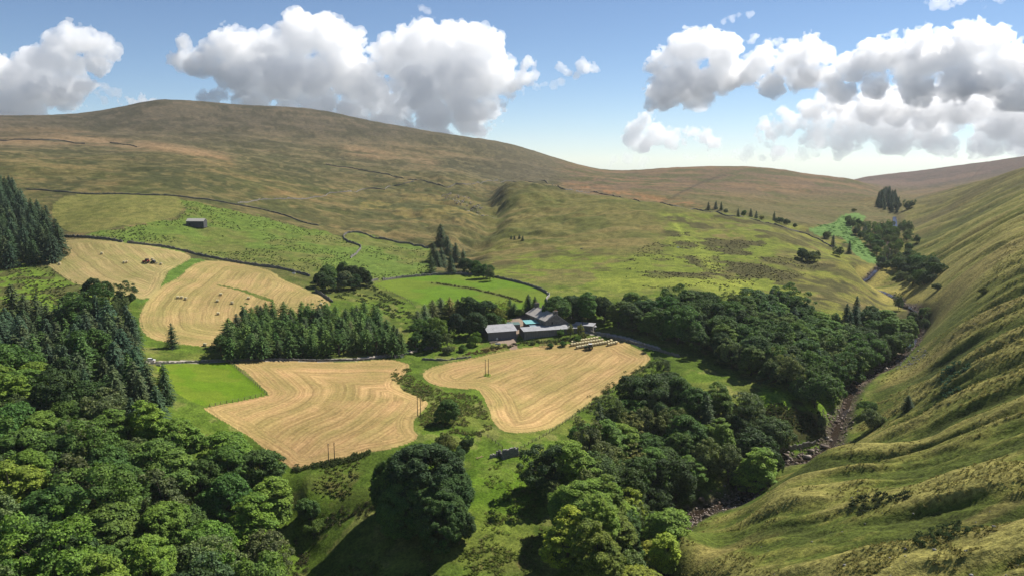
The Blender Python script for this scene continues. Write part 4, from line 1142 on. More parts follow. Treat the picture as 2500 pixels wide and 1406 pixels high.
M_TERRA = plain_mat('clay_pot', (0.48, 0.30, 0.18), 0.9, 0.15, 3)
M_LOG = plain_mat('cut_log', (0.50, 0.335, 0.205), 0.9, 0.35, 2.5)
M_STRAW = plain_mat('hay', (0.72, 0.62, 0.36), 1.0, 0.3, 5, bumpd=0.04)
M_STRAW_END = plain_mat('hay_end', (0.50, 0.40, 0.20), 1.0, 0.35, 6, bumpd=0.05)  # shaded side of the bales put in as a darker hay colour

# ---- farmhouse: long two-storey row, the near gable towards the right, a catslide roof at its back
EAVE = 5.4; HS = 1.2
hx, hy = top_at(1332, 784, EAVE * HS)
HD = unit(np.array([9.0, -20.0]))               # along the row, towards the viewer
hrot = math.atan2(HD[1], HD[0])                  # local +x runs to the near gable, local +y to the back of the row
LEN, WID, RIDGE, BACK = 21.0, 13.6, 5.4, 2.2
house = thing('farmhouse', 'long grey stone farmhouse row with two ridge chimneys behind the long shed', 'farmhouse', hx - HD[0] * LEN * HS, hy - HD[1] * LEN * HS, hrot)
house.scale = (HS, HS, HS)
house.location.z = min(hz(hx, hy), house.location.z) 
RZ = EAVE + 2.7
MB().prism([(0, -1.5), (WID, -1.5), (WID, BACK), (RIDGE, RZ), (0, EAVE)], 0, LEN).build('wall', M_STONE, house)
T_ = 0.22
roof = MB()
roof.prism([(-0.35, EAVE - 0.17), (RIDGE, RZ + 0.01), (RIDGE, RZ + T_ + 0.01), (-0.35, EAVE - 0.17 + T_)], -0.2, LEN + 0.2)
roof.prism([(RIDGE + 0.004, RZ + 0.01), (WID + 0.3, BACK - 0.2), (WID + 0.3, BACK - 0.2 + T_), (RIDGE + 0.004, RZ + T_ + 0.01)], -0.2, LEN + 0.2)
ro = roof.build('roof', M_SLATE, house)
MB().box(-0.2, RIDGE - 0.16, RZ + T_ - 0.03, LEN + 0.2, RIDGE + 0.16, RZ + T_ + 0.12).build('ridge_tiles', M_STONE, ro)
for cx, hgt in ((1.0, 1.9), (8.6, 1.9), (LEN - 0.7, 1.3)):
    ch = MB().box(cx - 0.55, RIDGE - 1.0, RZ - 0.6, cx + 0.55, RIDGE + 1.0, RZ + hgt)
    ch.box(cx - 0.65, RIDGE - 1.1, RZ + hgt + 0.002, cx + 0.65, RIDGE + 1.1, RZ + hgt + 0.16)
    co = ch.build('chimney', M_STONE, house)
    for k in range(3):
        MB().cyl((cx, RIDGE - 0.62 + k * 0.62, RZ + hgt + 0.165), (cx, RIDGE - 0.62 + k * 0.62, RZ + hgt + 0.75), 0.17, 0.13, 8).build('chimney_pot', M_TERRA, co)
MB().box(-0.2, -0.5, EAVE - 0.32, LEN + 0.2, -0.36, EAVE - 0.2).build('gutter', M_DARKMETAL, house)
def window(parent, x, z, w=0.95, h=1.5, depth=0.06):
    f = MB().box(x - w / 2 - 0.14, -depth, z - 0.16, x + w / 2 + 0.14, 0.02, z).box(x - w / 2 - 0.14, -depth, z + h, x + w / 2 + 0.14, 0.02, z + h + 0.16)
    f.box(x - w / 2 - 0.14, -depth, z, x - w / 2, 0.02, z + h).box(x + w / 2, -depth, z, x + w / 2 + 0.14, 0.02, z + h).box(x - 0.04, -depth * 0.6, z, x + 0.04, 0.02, z + h)
    fo = f.build('window', M_RENDER, parent)
    MB().box(x - w / 2, -0.012, z, x - 0.04, 0.015, z + h).box(x + 0.04, -0.012, z, x + w / 2, 0.015, z + h).build('pane', M_GLASS, fo)
for k in range(7):
    window(house, 1.6 + k * 2.75, 3.3)
    if k not in (2, 5): window(house, 1.6 + k * 2.75, 0.8)
for k in (2, 5):
    dr = MB().box(1.6 + k * 2.75 - 0.5, -0.05, 0.0, 1.6 + k * 2.75 + 0.5, 0.02, 2.05).build('door', M_SHEET_D, house)
    MB().cyl((1.6 + k * 2.75 + 0.38, -0.12, 1.0), (1.6 + k * 2.75 + 0.38, -0.05, 1.0), 0.05).build('handle', M_DARKMETAL, dr)
MB().box(LEN + 0.002, 3.0, 3.6, LEN + 0.05, 3.8, 4.8).build('window', M_GLASS, house)

def shed(name, label, cat, px, py, rot, L, D, front, back, wall, roofm, ridge=None, over=0.3, panels=None, open_end=False, group=None):
    """farm shed set out from its near left corner: L along, D deep, eaves heights front and back"""
    x, y = at(px, py)
    o = thing(name, label, cat, x, y, rot, group)
    o.scale = (1.22, 1.22, 1.22)
    zs = [hz(x, y), hz(x + math.cos(rot) * L, y + math.sin(rot) * L)]
    o.location.z = zs[0] + (zs[1] - zs[0]) * 0.25
    prof = [(0, -1.2), (D, -1.2), (D, back)] + ([(ridge[0], ridge[1])] if ridge else []) + [(0, front)]
    MB().prism(prof, 0, L).build('wall', wall, o)
    top = [(-over, front - over * 0.12)] + ([(ridge[0], ridge[1])] if ridge else []) + [(D + over, back - over * 0.12)]
    r = MB()
    for (a, za), (b, zb) in zip(top[:-1], top[1:]):
        n = max(1, int(L / 1.0))
        for i in range(n):          # sheets overlap by a thumb's breadth
            lift = 0.02 + 0.012 * (i % 2)
            x0 = -over + (L + 2 * over) * i / n; x1 = -over + (L + 2 * over) * (i + 1) / n
            r.prism([(a, za + lift), (b, zb + lift), (b, zb + lift + 0.06), (a, za + lift + 0.06)], x0, x1)
    r.build('roof', roofm, o)
    if panels:
        p = MB(); n = int(L / panels)
        for i in range(n):
            p.box(L * i / n + 0.03, -0.035 - 0.02 * (i % 2), -0.9, L * (i + 1) / n - 0.03, -0.003, front - 0.12)
        p.build('board_wall', M_BOARD, o)
    return o
R = math.radians
barn = shed('open_barn', 'grey sheet roofed barn at the left of the farm yard with wrapped bales before it', 'barn', 1192, 832, R(19), 13.0, 10.0, 3.7, 4.4, M_SHEET_D, M_SHEET, ridge=(6.4, 5.6), over=0.5)
MB().box(0.02, -0.06, -0.5, 12.98, -0.003, 3.5).build('front_sheeting', M_BLUEGREY if False else plain_mat('dull_sheeting', (0.17, 0.17, 0.175), 0.75, 0.2, 1.0, stretch=(3, 3, 0.4)), barn)
shed('long_shed', 'long low shed with weathered boards and pale grey roof above the bale rows', 'shed', 1280, 829, R(17), 34.0, 7.6, 3.3, 2.8, M_SHEET_D, M_SHEET, ridge=(5.0, 4.1), over=0.45, panels=1.05)  # dark left end wall paints in the shade of the open end
c_ = shed('store_shed', 'small dark store with a dull green roof beside the log heap', 'shed', 1240, 806, R(9), 5.6, 4.2, 2.4, 2.7, M_BOARD, M_GREENROOF, over=0.2)
MB().box(0.6, -0.05, 0, 2.0, -0.003, 2.0).build('door', M_SHEET_D, c_)
shed('lean_to', 'open fronted lean-to with a bright turquoise roof against the farmhouse', 'lean-to', 1285, 806, R(14), 6.6, 5.6, 2.9, 3.4, M_SHEET_D, M_TEAL, over=0.35)  # dark front wall paints in the shade under the open roof
shed('lean_to', 'lower lean-to with a blue grey roof in front of the turquoise one', 'lean-to', 1297, 812, R(14), 6.8, 4.2, 2.5, 2.9, M_SHEET_D, M_BLUEGREY, over=0.3)
shed('outhouse', 'low grey roofed outhouse at the far end of the long shed', 'outhouse', 1400, 806, R(-20), 9.0, 5.0, 2.6, 3.0, M_STONE, M_SHEET, over=0.2)
# hill barn in the upper pasture
bx, by = at(455, 551)
hb_ = thing('field_barn', 'lonely stone field barn with a pale roof in the upper pasture', 'barn', bx, by, R(-3))
hb_.location.z -= 0.2
MB().prism([(0, -1.5), (6.5, -1.5), (6.5, 3.6), (3.25, 5.4), (0, 3.6)], 0, 14.0).build('wall', plain_mat('dark_stone', (0.085, 0.085, 0.09), 0.95, 0.4, 1.2), hb_)
rb_ = MB()
rb_.prism([(-0.3, 3.45), (3.25, 5.42), (3.25, 5.6), (-0.3, 3.63)], -0.15, 14.15); rb_.prism([(3.254, 5.42), (6.8, 3.45), (6.8, 3.63), (3.254, 5.6)], -0.15, 14.15)
rb_.build('roof', plain_mat('weathered_slab', (0.44, 0.42, 0.37), 0.85, 0.2, 1.5), hb_)
MB().box(2.2, -0.04, -0.2, 3.3, 0.01, 1.9).build('doorway', M_GLASS, hb_)

# ---- the ruin in the meadow
rx, ry = at(1228, 1122)
ex, ey = at(1266, 1113)
rr_ = math.atan2(ey - ry, ex - rx); rl_ = math.hypot(ex - rx, ey - ry)
ruin = thing('stone_ruin', 'ruined stone gable wall standing in the green meadow', 'ruin', rx, ry, rr_)
def rubble_wall(mb, L, T, H0, H1, seed, step=0.34, z0=-0.5):
    g = np.random.default_rng(seed)
    nrow = int(max(H0, H1) / 0.30)
    for k in range(nrow):
        xx = g.uniform(-0.15, 0.0)
        while xx < L:
            w = g.uniform(0.28, 0.62); top = H0 + (H1 - H0) * max(xx, 0) / L + g.uniform(-0.55, 0.25)
            if k * 0.30 < top:
                d0 = g.uniform(-0.09, 0.06); d1 = g.uniform(-0.06, 0.09)
                mb.box(max(xx, 0) + 0.01, d0, k * 0.30 + (z0 if k == 0 else 0.008), min(xx + w, L) , T + d1, k * 0.30 + 0.292 + g.uniform(-0.02, 0.006))
            xx += w
    return mb
rubble_wall(MB(), rl_, 0.75, 3.7, 3.2, 5).build('gable_wall', plain_mat('ruin_stone', (0.27, 0.25, 0.225), 0.95, 0.7, 2.6, bumpd=0.12), ruin)
low = rubble_wall(MB(), 3.0, 0.7, 1.5, 1.1, 6).build('low_wall', M_STONE_PALE, ruin); low.location = (-3.4, 3.0, 0)
low2 = rubble_wall(MB(), 1.8, 0.8, 2.2, 1.6, 7).build('wall_stub', M_STONE, ruin); low2.location = (-0.5, 3.2, 0)
low3 = rubble_wall(MB(), 3.2, 0.6, 1.6, 2.6, 8).build('side_wall', M_STONE, ruin); low3.location = (0.8, 0.8, 0); low3.rotation_euler = (0, 0, R(88))
for i, (px, py, s, lab) in enumerate([(1270, 1113, 0.5, 'pale fallen stone at the right foot of the ruin'), (1267, 1104, 0.35, 'small pale stone behind the ruin corner')]):
    x, y = at(px, py)
    g = np.random.default_rng(60 + i)
    bm = bmesh.new(); bmesh.ops.create_icosphere(bm, subdivisions=2, radius=s)
    for v in bm.verts: v.co = v.co * g.uniform(0.8, 1.15); v.co.z *= 0.75
    me = bpy.data.meshes.new('fallen_stone'); bm.to_mesh(me); bm.free(); me.materials.append(M_STONE_PALE)
    o = mesh_obj('fallen_stone', me); o.location = (x, y, hz(x, y) + s * 0.4); tag(o, lab, 'stone', 'stones by the ruin')
fx, fy = at(1171, 1118)
fl = thing('fallen_branch', 'pale forked fallen branch lying in the meadow', 'branch', fx, fy, R(25))
MB().cyl((-1.2, 0, 0.15), (1.6, 0.3, 0.35), 0.16, 0.07).build('bough', M_LOG, fl)
MB().cyl((0.2, 0.1, 0.25), (1.2, 1.0, 0.5), 0.09, 0.04).cyl((-0.4, 0.05, 0.2), (-1.3, 0.9, 0.3), 0.09, 0.04).build('side_shoots', M_LOG, fl)

# ---- dry stone walls
def stone_wall(label, pts, H=1.3, T=0.65, mat=None, seed=1, step=1.1, jag=0.16, gaps=()):
    xs, ys = ground_of([p[0] for p in pts], [p[1] for p in pts], h=land_h)
    line = smooth_line(list(zip(xs.tolist(), ys.tolist())), 6)
    g = np.random.default_rng(seed)
    # walk the line in even steps
    P = np.array(line); d = np.concatenate([[0], np.cumsum(np.hypot(*np.diff(P, axis=0).T))])
    n = max(2, int(d[-1] / step)); s = np.linspace(0, d[-1], n)
    X = np.interp(s, d, P[:, 0]) + g.normal(size=n) * 0.06; Y = np.interp(s, d, P[:, 1]) + g.normal(size=n) * 0.06
    Z = land_h(X, Y)
    tx = np.gradient(X); ty = np.gradient(Y); L = np.hypot(tx, ty); nx_ = -ty / L; ny_ = tx / L
    h = H * (1 + jag * g.normal(size=n)); h = np.clip(h, H * 0.35, H * 1.3)
    V = []
    for i in range(n):
        for off, zz in ((-T * 0.62, -0.6), (-T * 0.42, h[i] * 0.9), (-T * 0.16, h[i]), (T * 0.16, h[i] * g.uniform(0.94, 1.04)), (T * 0.42, h[i] * 0.88), (T * 0.62, -0.6)):
            V.append((X[i] + nx_[i] * off - X[0], Y[i] + ny_[i] * off - Y[0], Z[i] + zz - Z[0]))
    F = [(i * 6 + k, i * 6 + k + 1, i * 6 + k + 7, i * 6 + k + 6) for i in range(n - 1) for k in range(5)]
    F += [tuple(range(5, -1, -1)), tuple(range((n - 1) * 6, n * 6))]
    mb = MB(); mb.v = V; mb.f = F
    o = mb.build('dry_stone_wall', mat or M_STONE)
    o.location = (X[0], Y[0], Z[0])
    return tag(o, label, 'stone wall', 'dry stone walls of the dale')
DARKW = plain_mat('mossy_gritstone', (0.19, 0.18, 0.15), 0.95, 0.5, 1.4, bumpd=0.12)
stone_wall('stone wall along the top of the first hay field, up to the gateway', [(152,578),(200,580),(260,585),(299,592)], 1.6, mat=DARKW, seed=1)
stone_wall('dark stone wall from the gateway above both hay fields to the roundel', [(311,594),(360,599),(400,604),(450,614),(500,627),(560,638),(620,648),(690,658),(757,675)], 1.6, mat=DARKW, seed=2)
stone_wall('long dark moor wall above the upper pasture', [(62,463),(150,469),(250,475),(400,478),(460,484),(520,491),(600,505),(660,518),(720,536),(778,552)], 1.15, 0.5, mat=DARKW, seed=3, step=1.8)
stone_wall('pale tumbled wall curving over the moor', [(580,497),(610,494),(640,488),(700,486),(760,484),(790,480),(805,472),(850,468),(890,463),(940,464)], 1.0, 0.4, mat=M_STONE, seed=4, step=1.8, jag=0.3)
stone_wall('pale wall stub climbing to the moor top wall', [(940,464),(950,456),(985,450),(1010,444)], 1.0, 0.4, mat=M_STONE, seed=5, step=2, jag=0.3)
stone_wall('dark wall slanting down the long fell to the gill', [(795,402),(870,414),(950,428),(1020,441),(1080,455),(1100,457)], 1.25, 0.5, mat=DARKW, seed=6, step=2.2)
stone_wall('short pale wall at the gill head', [(1100,457),(1112,450),(1130,450),(1150,451)], 1.1, 0.4, mat=M_STONE, seed=7, step=2)
stone_wall('dark crest wall between green hill and brown moor', [(1152,451),(1250,444),(1335,447),(1368,461),(1440,471),(1500,480),(1560,492),(1640,503),(1700,512),(1760,523),(1800,530)], 1.25, 0.5, mat=DARKW, seed=8, step=2)
stone_wall('moor wall running down past the spruces to the beck', [(1800,530),(1850,540),(1900,552),(1960,570),(2010,592),(2035,606)], 1.25, 0.5, mat=M_STONE, seed=9, step=2)
stone_wall('dark wall on the top side of the hillside paddock', [(862,568),(900,576),(960,590),(1010,600),(1046,607)], 1.5, mat=DARKW, seed=10)
stone_wall('pale crooked wall between pasture and hillside paddock', [(862,568),(845,572),(839,581),(848,590),(868,597),(881,604),(872,618),(856,631)], 1.5, mat=M_STONE, seed=11, jag=0.22)
stone_wall('wall from the roundel to the meadow gateway', [(900,690),(912,686),(923,684)], 1.5, mat=DARKW, seed=12)
stone_wall('curving wall along the top of the bright meadow', [(934,685),(970,680),(1010,676),(1060,672),(1120,670),(1180,673),(1230,682),(1280,694),(1315,706),(1335,716)], 1.5, mat=M_STONE, seed=13)
stone_wall('wall dropping along the right end of the bright meadow', [(1335,716),(1341,722),(1334,732),(1340,745),(1352,762)], 1.5, mat=M_STONE_PALE, seed=14, jag=0.22)
stone_wall('short dark wall below the roundel', [(770,711),(785,720),(800,730),(812,738)], 1.6, mat=DARKW, seed=15)
stone_wall('lane wall along the top of the small pasture', [(368,888),(450,886),(520,883),(558,881)], 0.95, mat=M_STONE, seed=16, step=0.8, jag=0.2)
stone_wall('lane wall below the plantation along the golden field', [(560,881),(640,879),(720,880),(800,881),(860,880),(905,877),(948,871)], 0.95, mat=M_STONE, seed=17, step=0.8, jag=0.2)
stone_wall('stub of lane wall beside the white gate', [(963,874),(972,872)], 1.4, mat=M_STONE, seed=18, step=0.7)
stone_wall('dark wall past the bale rows to the field corner', [(1436,812),(1470,819),(1500,827),(1530,834),(1560,842),(1590,851),(1625,862),(1660,872)], 1.2, mat=DARKW, seed=19, step=0.9, jag=0.22)
stone_wall('stone wall on the green bank above the beck', [(1866,1102),(1900,1098),(1930,1094),(1965,1088),(1992,1083)], 1.5, mat=M_STONE, seed=20, step=0.9, jag=0.2)
stone_wall('highest wall on the long fell at the left edge', [(-20,342),(60,342),(110,343),(160,346),(208,352)], 1.4, 0.5, mat=DARKW, seed=21, step=2.5)
stone_wall('second short wall high on the long fell', [(268,350),(300,354),(335,360)], 1.2, 0.5, mat=DARKW, seed=22, step=2.5)
stone_wall('faint wall on the bank below the farm', [(1030,878),(1075,880),(1120,876),(1150,872)], 0.9, mat=DARKW, seed=23, step=0.9, jag=0.3)

# ---- fences, gates, troughs
def fence(label, pts, gap=3.0, H=1.25, rails=2, mat=None):
    xs, ys = ground_of([p[0] for p in pts], [p[1] for p in pts], h=land_h)
    P = np.array(smooth_line(list(zip(xs.tolist(), ys.tolist())), 5)); d = np.concatenate([[0], np.cumsum(np.hypot(*np.diff(P, axis=0).T))])
    n = max(2, int(d[-1] / gap) + 1); s = np.linspace(0, d[-1], n)
    X = np.interp(s, d, P[:, 0]); Y = np.interp(s, d, P[:, 1]); Z = land_h(X, Y)
    o = thing('fence', label, 'fence', X[0], Y[0], 0, 'post and wire fences', z=Z[0])
    post = MB().box(-0.09, -0.09, -0.4, 0.09, 0.09, H).build('post', mat or M_WOOD, o)
    for i in range(1, n):
        p = post.copy(); COL.objects.link(p); p.parent = o
        p.location = (X[i] - X[0], Y[i] - Y[0], Z[i] - Z[0]); p.rotation_euler = (RNG.normal() * 0.05, RNG.normal() * 0.05, RNG.uniform(0, 1))
    w = MB()
    for k in range(rails):
        zz = H * (0.9 - 0.42 * k)
        for i in range(n - 1):
            w.cyl((X[i] - X[0], Y[i] - Y[0], Z[i] - Z[0] + zz), (X[i + 1] - X[0], Y[i + 1] - Y[0], Z[i + 1] - Z[0] + zz), 0.035, n=4)
    w.build('wire' if rails < 3 else 'rail', mat or M_WOOD, o)
    return o
fence('rail fence down the side of the small pasture to its corner', [(557,884),(580,901),(604,921),(630,944),(652,963)], 2.6, 1.35, 3)
fence('rail fence along the bottom of the small pasture', [(652,963),(620,971),(590,978),(550,985),(512,993)], 2.6, 1.3, 3)
fence('wire fence from the ruin up beside the golden field', [(1272,1096),(1298,1081),(1330,1064),(1359,1045),(1405,1014),(1450,986),(1500,955),(1545,922),(1585,894)], 3.2)
fence('wire fence from the gully to the ruin', [(1172,1060),(1190,1066),(1205,1078),(1218,1088),(1226,1096)], 3.0)
fence('fence between rushes and bright meadow', [(906,693),(922,699),(945,710),(970,722),(1000,738),(1015,752)], 3.5)
fence('pale fence running down to the beck', [(2010,1004),(2008,1020),(2004,1042)], 2.2, 1.3, 2, M_WHITE if False else M_BOARD)
gx, gy = at(977, 874)
ga = thing('field_gate', 'pale gate at the end of the lane wall by the golden field', 'gate', gx, gy, R(18))
for xx in (0, 1.9):
    MB().box(xx - 0.1, -0.1, -0.3, xx + 0.1, 0.1, 1.5).build('gate_post', M_WOOD, ga)
for k in range(5):
    MB().box(0.12, -0.03, 0.25 + k * 0.24, 1.78, 0.03, 0.37 + k * 0.24).build('bar', M_WHITE, ga)
for px, py, L, rot, lab, mat in ((717, 668, 2.2, -15, 'white water trough under the wall by the hay field', M_WHITE), (1216, 840, 2.6, 8, 'white trough lying in the grass below the barn', M_WHITE), (131, 588, 2.2, 5, 'pale trough at the corner of the top hay field', M_STONE_PALE), (387, 893, 2.0, 0, 'pale trough in the corner of the small pasture', M_STONE_PALE), (1655, 605, 2.0, 0, 'white trough far out on the heather hill', M_WHITE), (1420, 608, 2.4, 0, 'pale slab lying on the green hill', M_STONE_PALE)):
    x, y = at(px, py)
    t = thing('trough', lab, 'trough', x, y, R(rot), 'troughs and slabs')
    w_, h_ = 0.62, 0.62
    MB().box(-L / 2, -w_ / 2, -0.1, L / 2, w_ / 2, 0.08).box(-L / 2, -w_ / 2, 0.082, L / 2, -w_ / 2 + 0.09, h_).box(-L / 2, w_ / 2 - 0.09, 0.082, L / 2, w_ / 2, h_).box(-L / 2, -w_ / 2 + 0.092, 0.082, -L / 2 + 0.09, w_ / 2 - 0.092, h_).box(L / 2 - 0.09, -w_ / 2 + 0.092, 0.082, L / 2, w_ / 2 - 0.092, h_).build('basin', mat, t)
    MB().box(-L / 2 + 0.1, -w_ / 2 + 0.1, 0.4, L / 2 - 0.1, w_ / 2 - 0.1, 0.46).build('water', M_GLASS, t)

# ---- power poles: pairs without a visible crossbeam
for px, py, h, lab in ((802.5, 1131, 7.3, 'left pole of the pair at the bottom of the near golden field'), (817, 1128.5, 7.3, 'right pole of the pair at the bottom of the near golden field'),
                       (1019.5, 1015, 7.4, 'left pole of the pair at the edge by the lone tree'), (1027, 1017.5, 7.7, 'right pole of the pair at the edge by the lone tree'),
                       (1185, 918, 8.0, 'left pole of the pair standing in the farm field'), (1192.5, 916, 8.0, 'right pole of the pair standing in the farm field'),
                       (50, 1480, 13.0, 'single pole rising among the trees at the lower left'), (1422, 806, 7.0, 'single pole behind the long shed'), (313, 845, 8.5, 'pole at the edge of the spruce belt')):
    x, y = at(px, py) if py < 1406 else at(50, 1404)
    o = thing('power_pole', lab, 'pole', x, y, 0, 'wooden power poles')
    MB().cyl((0, 0, -0.8), (0, 0, h), 0.16, 0.11, 8).build('shaft', M_POLE, o)
    MB().cyl((0, 0, h + 0.002), (0, 0, h + 0.1), 0.13, 0.05, 8).build('cap', M_DARKMETAL, o)
    MB().cyl((0, 0, h - 0.4), (0.25, 0, h - 0.25), 0.04, n=6).cyl((0.25, 0, h - 0.25), (0.25, 0, h), 0.05, n=6).build('insulator', M_STONE_PALE, o)

# ---- round bales
def bale_thing():
    o = bpy.data.objects.new('hay_bale', None); COL.objects.link(o)
    b = MB(); n = 14; prof = [(-0.64, 0.60), (-0.58, 0.66), (0.58, 0.66), (0.64, 0.60)]
    V = [(x, r * math.cos(2 * math.pi * k / n), 0.64 + r * math.sin(2 * math.pi * k / n)) for x, r in prof for k in range(n)]
    b.add(V, [(i * n + k, i * n + (k + 1) % n, (i + 1) * n + (k + 1) % n, (i + 1) * n + k) for i in range(3) for k in range(n)])
    b.build('roll', M_STRAW, o)
    e = MB()
    for sx in (-1, 1):
        V = [(sx * (0.641 + 0.02 * (j % 2)), r * math.cos(2 * math.pi * k / n), 0.64 + r * math.sin(2 * math.pi * k / n)) for j, r in enumerate((0.60, 0.45, 0.3, 0.12)) for k in range(n)]
        q = MB().add(V, [(j * n + k, j * n + (k + 1) % n, (j + 1) * n + (k + 1) % n, (j + 1) * n + k) for j in range(3) for k in range(n)] + [tuple(3 * n + k for k in range(n))])
        q.build('end_face', M_STRAW_END, o)
    return o
BALE = bale_thing(); BALE_FREE = True
def bale(x, y, rot, label, group):
    global BALE_FREE
    o = BALE if BALE_FREE else copy_tree(BALE); BALE_FREE = False
    o.location = (x, y, hz(x, y) - 0.04); o.rotation_euler = (0, 0, rot); s = RNG.uniform(1.14, 1.24); o.scale = (s * (0.88 if 'lined' in group else 1.05), s, s)
    tag(o, label, 'hay bale', group)
for rowname, n, a, b in (('back row of the farm field', 10, (1397.5, 838), (1457, 828)), ('middle row of the farm field', 12, (1396, 844), (1469.5, 833)), ('front row of the farm field', 12, (1409.5, 850.5), (1478, 838.5)), ('short row by the wall', 4, (1486, 843), (1504, 838.5)), ('pair behind the short row', 2, (1484.5, 837), (1491.8, 834.8))):
    p0 = np.array(at(*a)); p1 = np.array(at(*b)); rot = math.atan2(*(p1 - p0)[::-1])
    for k in range(n):
        q = p0 + (p1 - p0) * k / (n - 1)
        bale(q[0], q[1], rot + RNG.normal() * 0.03, f'round hay bale, {ORD[k]} from left in the {rowname}', 'bales lined up in the farm field')
for i, (px, py, lab) in enumerate([(157.5, 604, 'left bale of the touching pair at the top of the first hay field'), (163.5, 603.5, 'right bale of the touching pair at the top of the first hay field'), (249, 621, 'bale alone in the upper middle of the first hay field'), (146, 646.5, 'bale nearest the left edge of the first hay field'),
        (303.5, 643, 'left bale of the pair left of the red tractor'), (309.5, 642.5, 'right bale of the pair left of the red tractor'), (393.5, 646.5, 'bale just right of the baler'), (331, 712, 'bale at the bottom corner of the first hay field'), (372.5, 635.5, 'bale just behind the red tractor and baler'),
        (434.5, 728.5, 'left bale of the row of three in the second hay field'), (444, 728.5, 'middle bale of the row of three in the second hay field'), (454, 731.5, 'right bale of the row of three in the second hay field'), (539.5, 721, 'upper bale of the five scattered in the second hay field'), (531, 737, 'bale left of centre in the second hay field'),
        (567.5, 742, 'bale right of centre in the second hay field'), (607, 730, 'rightmost bale of the second hay field'), (533, 768, 'lowest bale in the middle of the second hay field'), (501, 844, 'bale on the grass edge below the second hay field'), (784, 745, 'bale behind the plantation tops')]):
    x, y = at(px, py)
    bale(x, y, RNG.uniform(-0.5, 0.4), lab, 'bales lying in the upper hay fields')

# ---- tractors and baler
def wheel(parent, x, y, r, w):
    n = 18
    V = []; F = []
    prof = [(-w / 2, r * 0.62), (-w / 2, r * 0.92), (-w / 2 + 0.06, r), (w / 2 - 0.06, r), (w / 2, r * 0.92), (w / 2, r * 0.62)]
    for yy, rr in prof:
        V += [(x + rr * math.cos(2 * math.pi * k / n), y + yy, r + rr * math.sin(2 * math.pi * k / n)) for k in range(n)]
    m = len(prof)
    F = [(i * n + k, i * n + (k + 1) % n, ((i + 1) % m) * n + (k + 1) % n, ((i + 1) % m) * n + k) for i in range(m) for k in range(n)]
    t = MB().add(V, F).build('wheel', M_RUBBER, parent)
    MB().cyl((x, y - w * 0.3, r), (x, y + w * 0.3, r), r * 0.615, n=16).build('rim', M_WHITE if parent.name.startswith('tractor') and r < 0.1 else M_STRAW_END, t)
    return t
def tractor(label, px, py, rot, paint, roofm, loader=False):
    x, y = at(px, py)
    o = thing('tractor', label, 'tractor', x, y, rot, 'tractors')
    o.scale = (1.1, 1.1, 1.1)
    for sy in (-1, 1):
        wheel(o, -0.75, sy * 0.92, 0.88, 0.5); wheel(o, 1.65, sy * 0.82, 0.58, 0.36)
    MB().prism([(0.25, 0.75), (2.25, 0.75), (2.3, 1.35), (2.1, 1.62), (0.25, 1.72)], -0.38, 0.38, 'y').build('bonnet', paint, o)
    MB().box(2.302, -0.3, 0.85, 2.34, 0.3, 1.4).build('grille', M_DARKMETAL, o)
    MB().box(-1.3, -0.35, 0.6, 1.9, 0.35, 0.9).build('chassis', M_DARKMETAL, o)
    for sy in (-1, 1):
        MB().prism([(-1.65, 1.15), (-1.5, 1.72), (-0.9, 1.93), (-0.2, 1.75), (0.1, 1.3), (-0.05, 1.3), (-0.3, 1.68), (-0.9, 1.84), (-1.42, 1.64), (-1.55, 1.15)], sy * 0.95 - 0.28, sy * 0.95 + 0.28, 'y').build('mudguard', paint, o)
    cab = MB().prism([(-1.35, 0.95), (0.28, 0.95), (0.38, 1.75), (0.1, 2.55), (-1.25, 2.55)], -0.68, 0.68, 'y').build('cab', M_GLASS, o)
    fr = MB()
    for sy in (-0.7, 0.7):
        fr.cyl((-1.36, sy, 0.95), (-1.26, sy, 2.56), 0.05, n=6).cyl((0.39, sy, 1.75), (0.1, sy, 2.56), 0.05, n=6).cyl((-0.5, sy, 0.95), (-0.5, sy, 2.56), 0.04, n=6)
    fr.build('cab_frame', paint, cab)
    MB().box(-1.42, -0.8, 2.562, 0.25, 0.8, 2.72).build('cab_roof', roofm, o)
    MB().cyl((1.2, -0.3, 1.6), (1.2, -0.3, 2.45), 0.05, n=8).build('exhaust', M_DARKMETAL, o)
    for sy in (-0.22, 0.22):
        MB().cyl((2.3, sy, 1.42), (2.36, sy, 1.42), 0.07, n=8).build('headlight', M_WHITE, o)
    if loader:
        MB().prism([(0.2, 1.2), (1.4, 1.5), (2.9, 0.7), (2.95, 0.85), (1.4, 1.68), (0.2, 1.4)], -0.55, -0.45, 'y').prism([(0.2, 1.2), (1.4, 1.5), (2.9, 0.7), (2.95, 0.85), (1.4, 1.68), (0.2, 1.4)], 0.45, 0.55, 'y').build('loader_arm', M_DARKMETAL, o)
    return o
tractor('dark green tractor with a white cab roof in front of the bale rows', 1438, 852.5, R(188), M_GREEN, M_WHITE, True)
tractor('red tractor pulling a round baler in the first hay field', 357, 643, R(176), M_RED, M_DARKMETAL)
qx, qy = at(374, 643.5)
bl = thing('round_baler', 'dark round baler hitched behind the red tractor', 'baler', qx, qy, R(176))
for sy in (-1, 1): wheel(bl, -0.3, sy * 1.2, 0.5, 0.36)
n_ = 16
MB().cyl((-0.4, -0.95, 1.2), (-0.4, 0.95, 1.2), 0.98, n=n_).build('bale_chamber', M_DARKMETAL, bl)
MB().prism([(0.4, 0.35), (1.6, 0.35), (1.5, 1.2), (0.5, 1.75)], -0.9, 0.9, 'y').build('feeder_hood', M_GREEN, bl)
MB().box(1.602, -0.08, 0.5, 2.9, 0.08, 0.62).build('drawbar', M_DARKMETAL, bl)
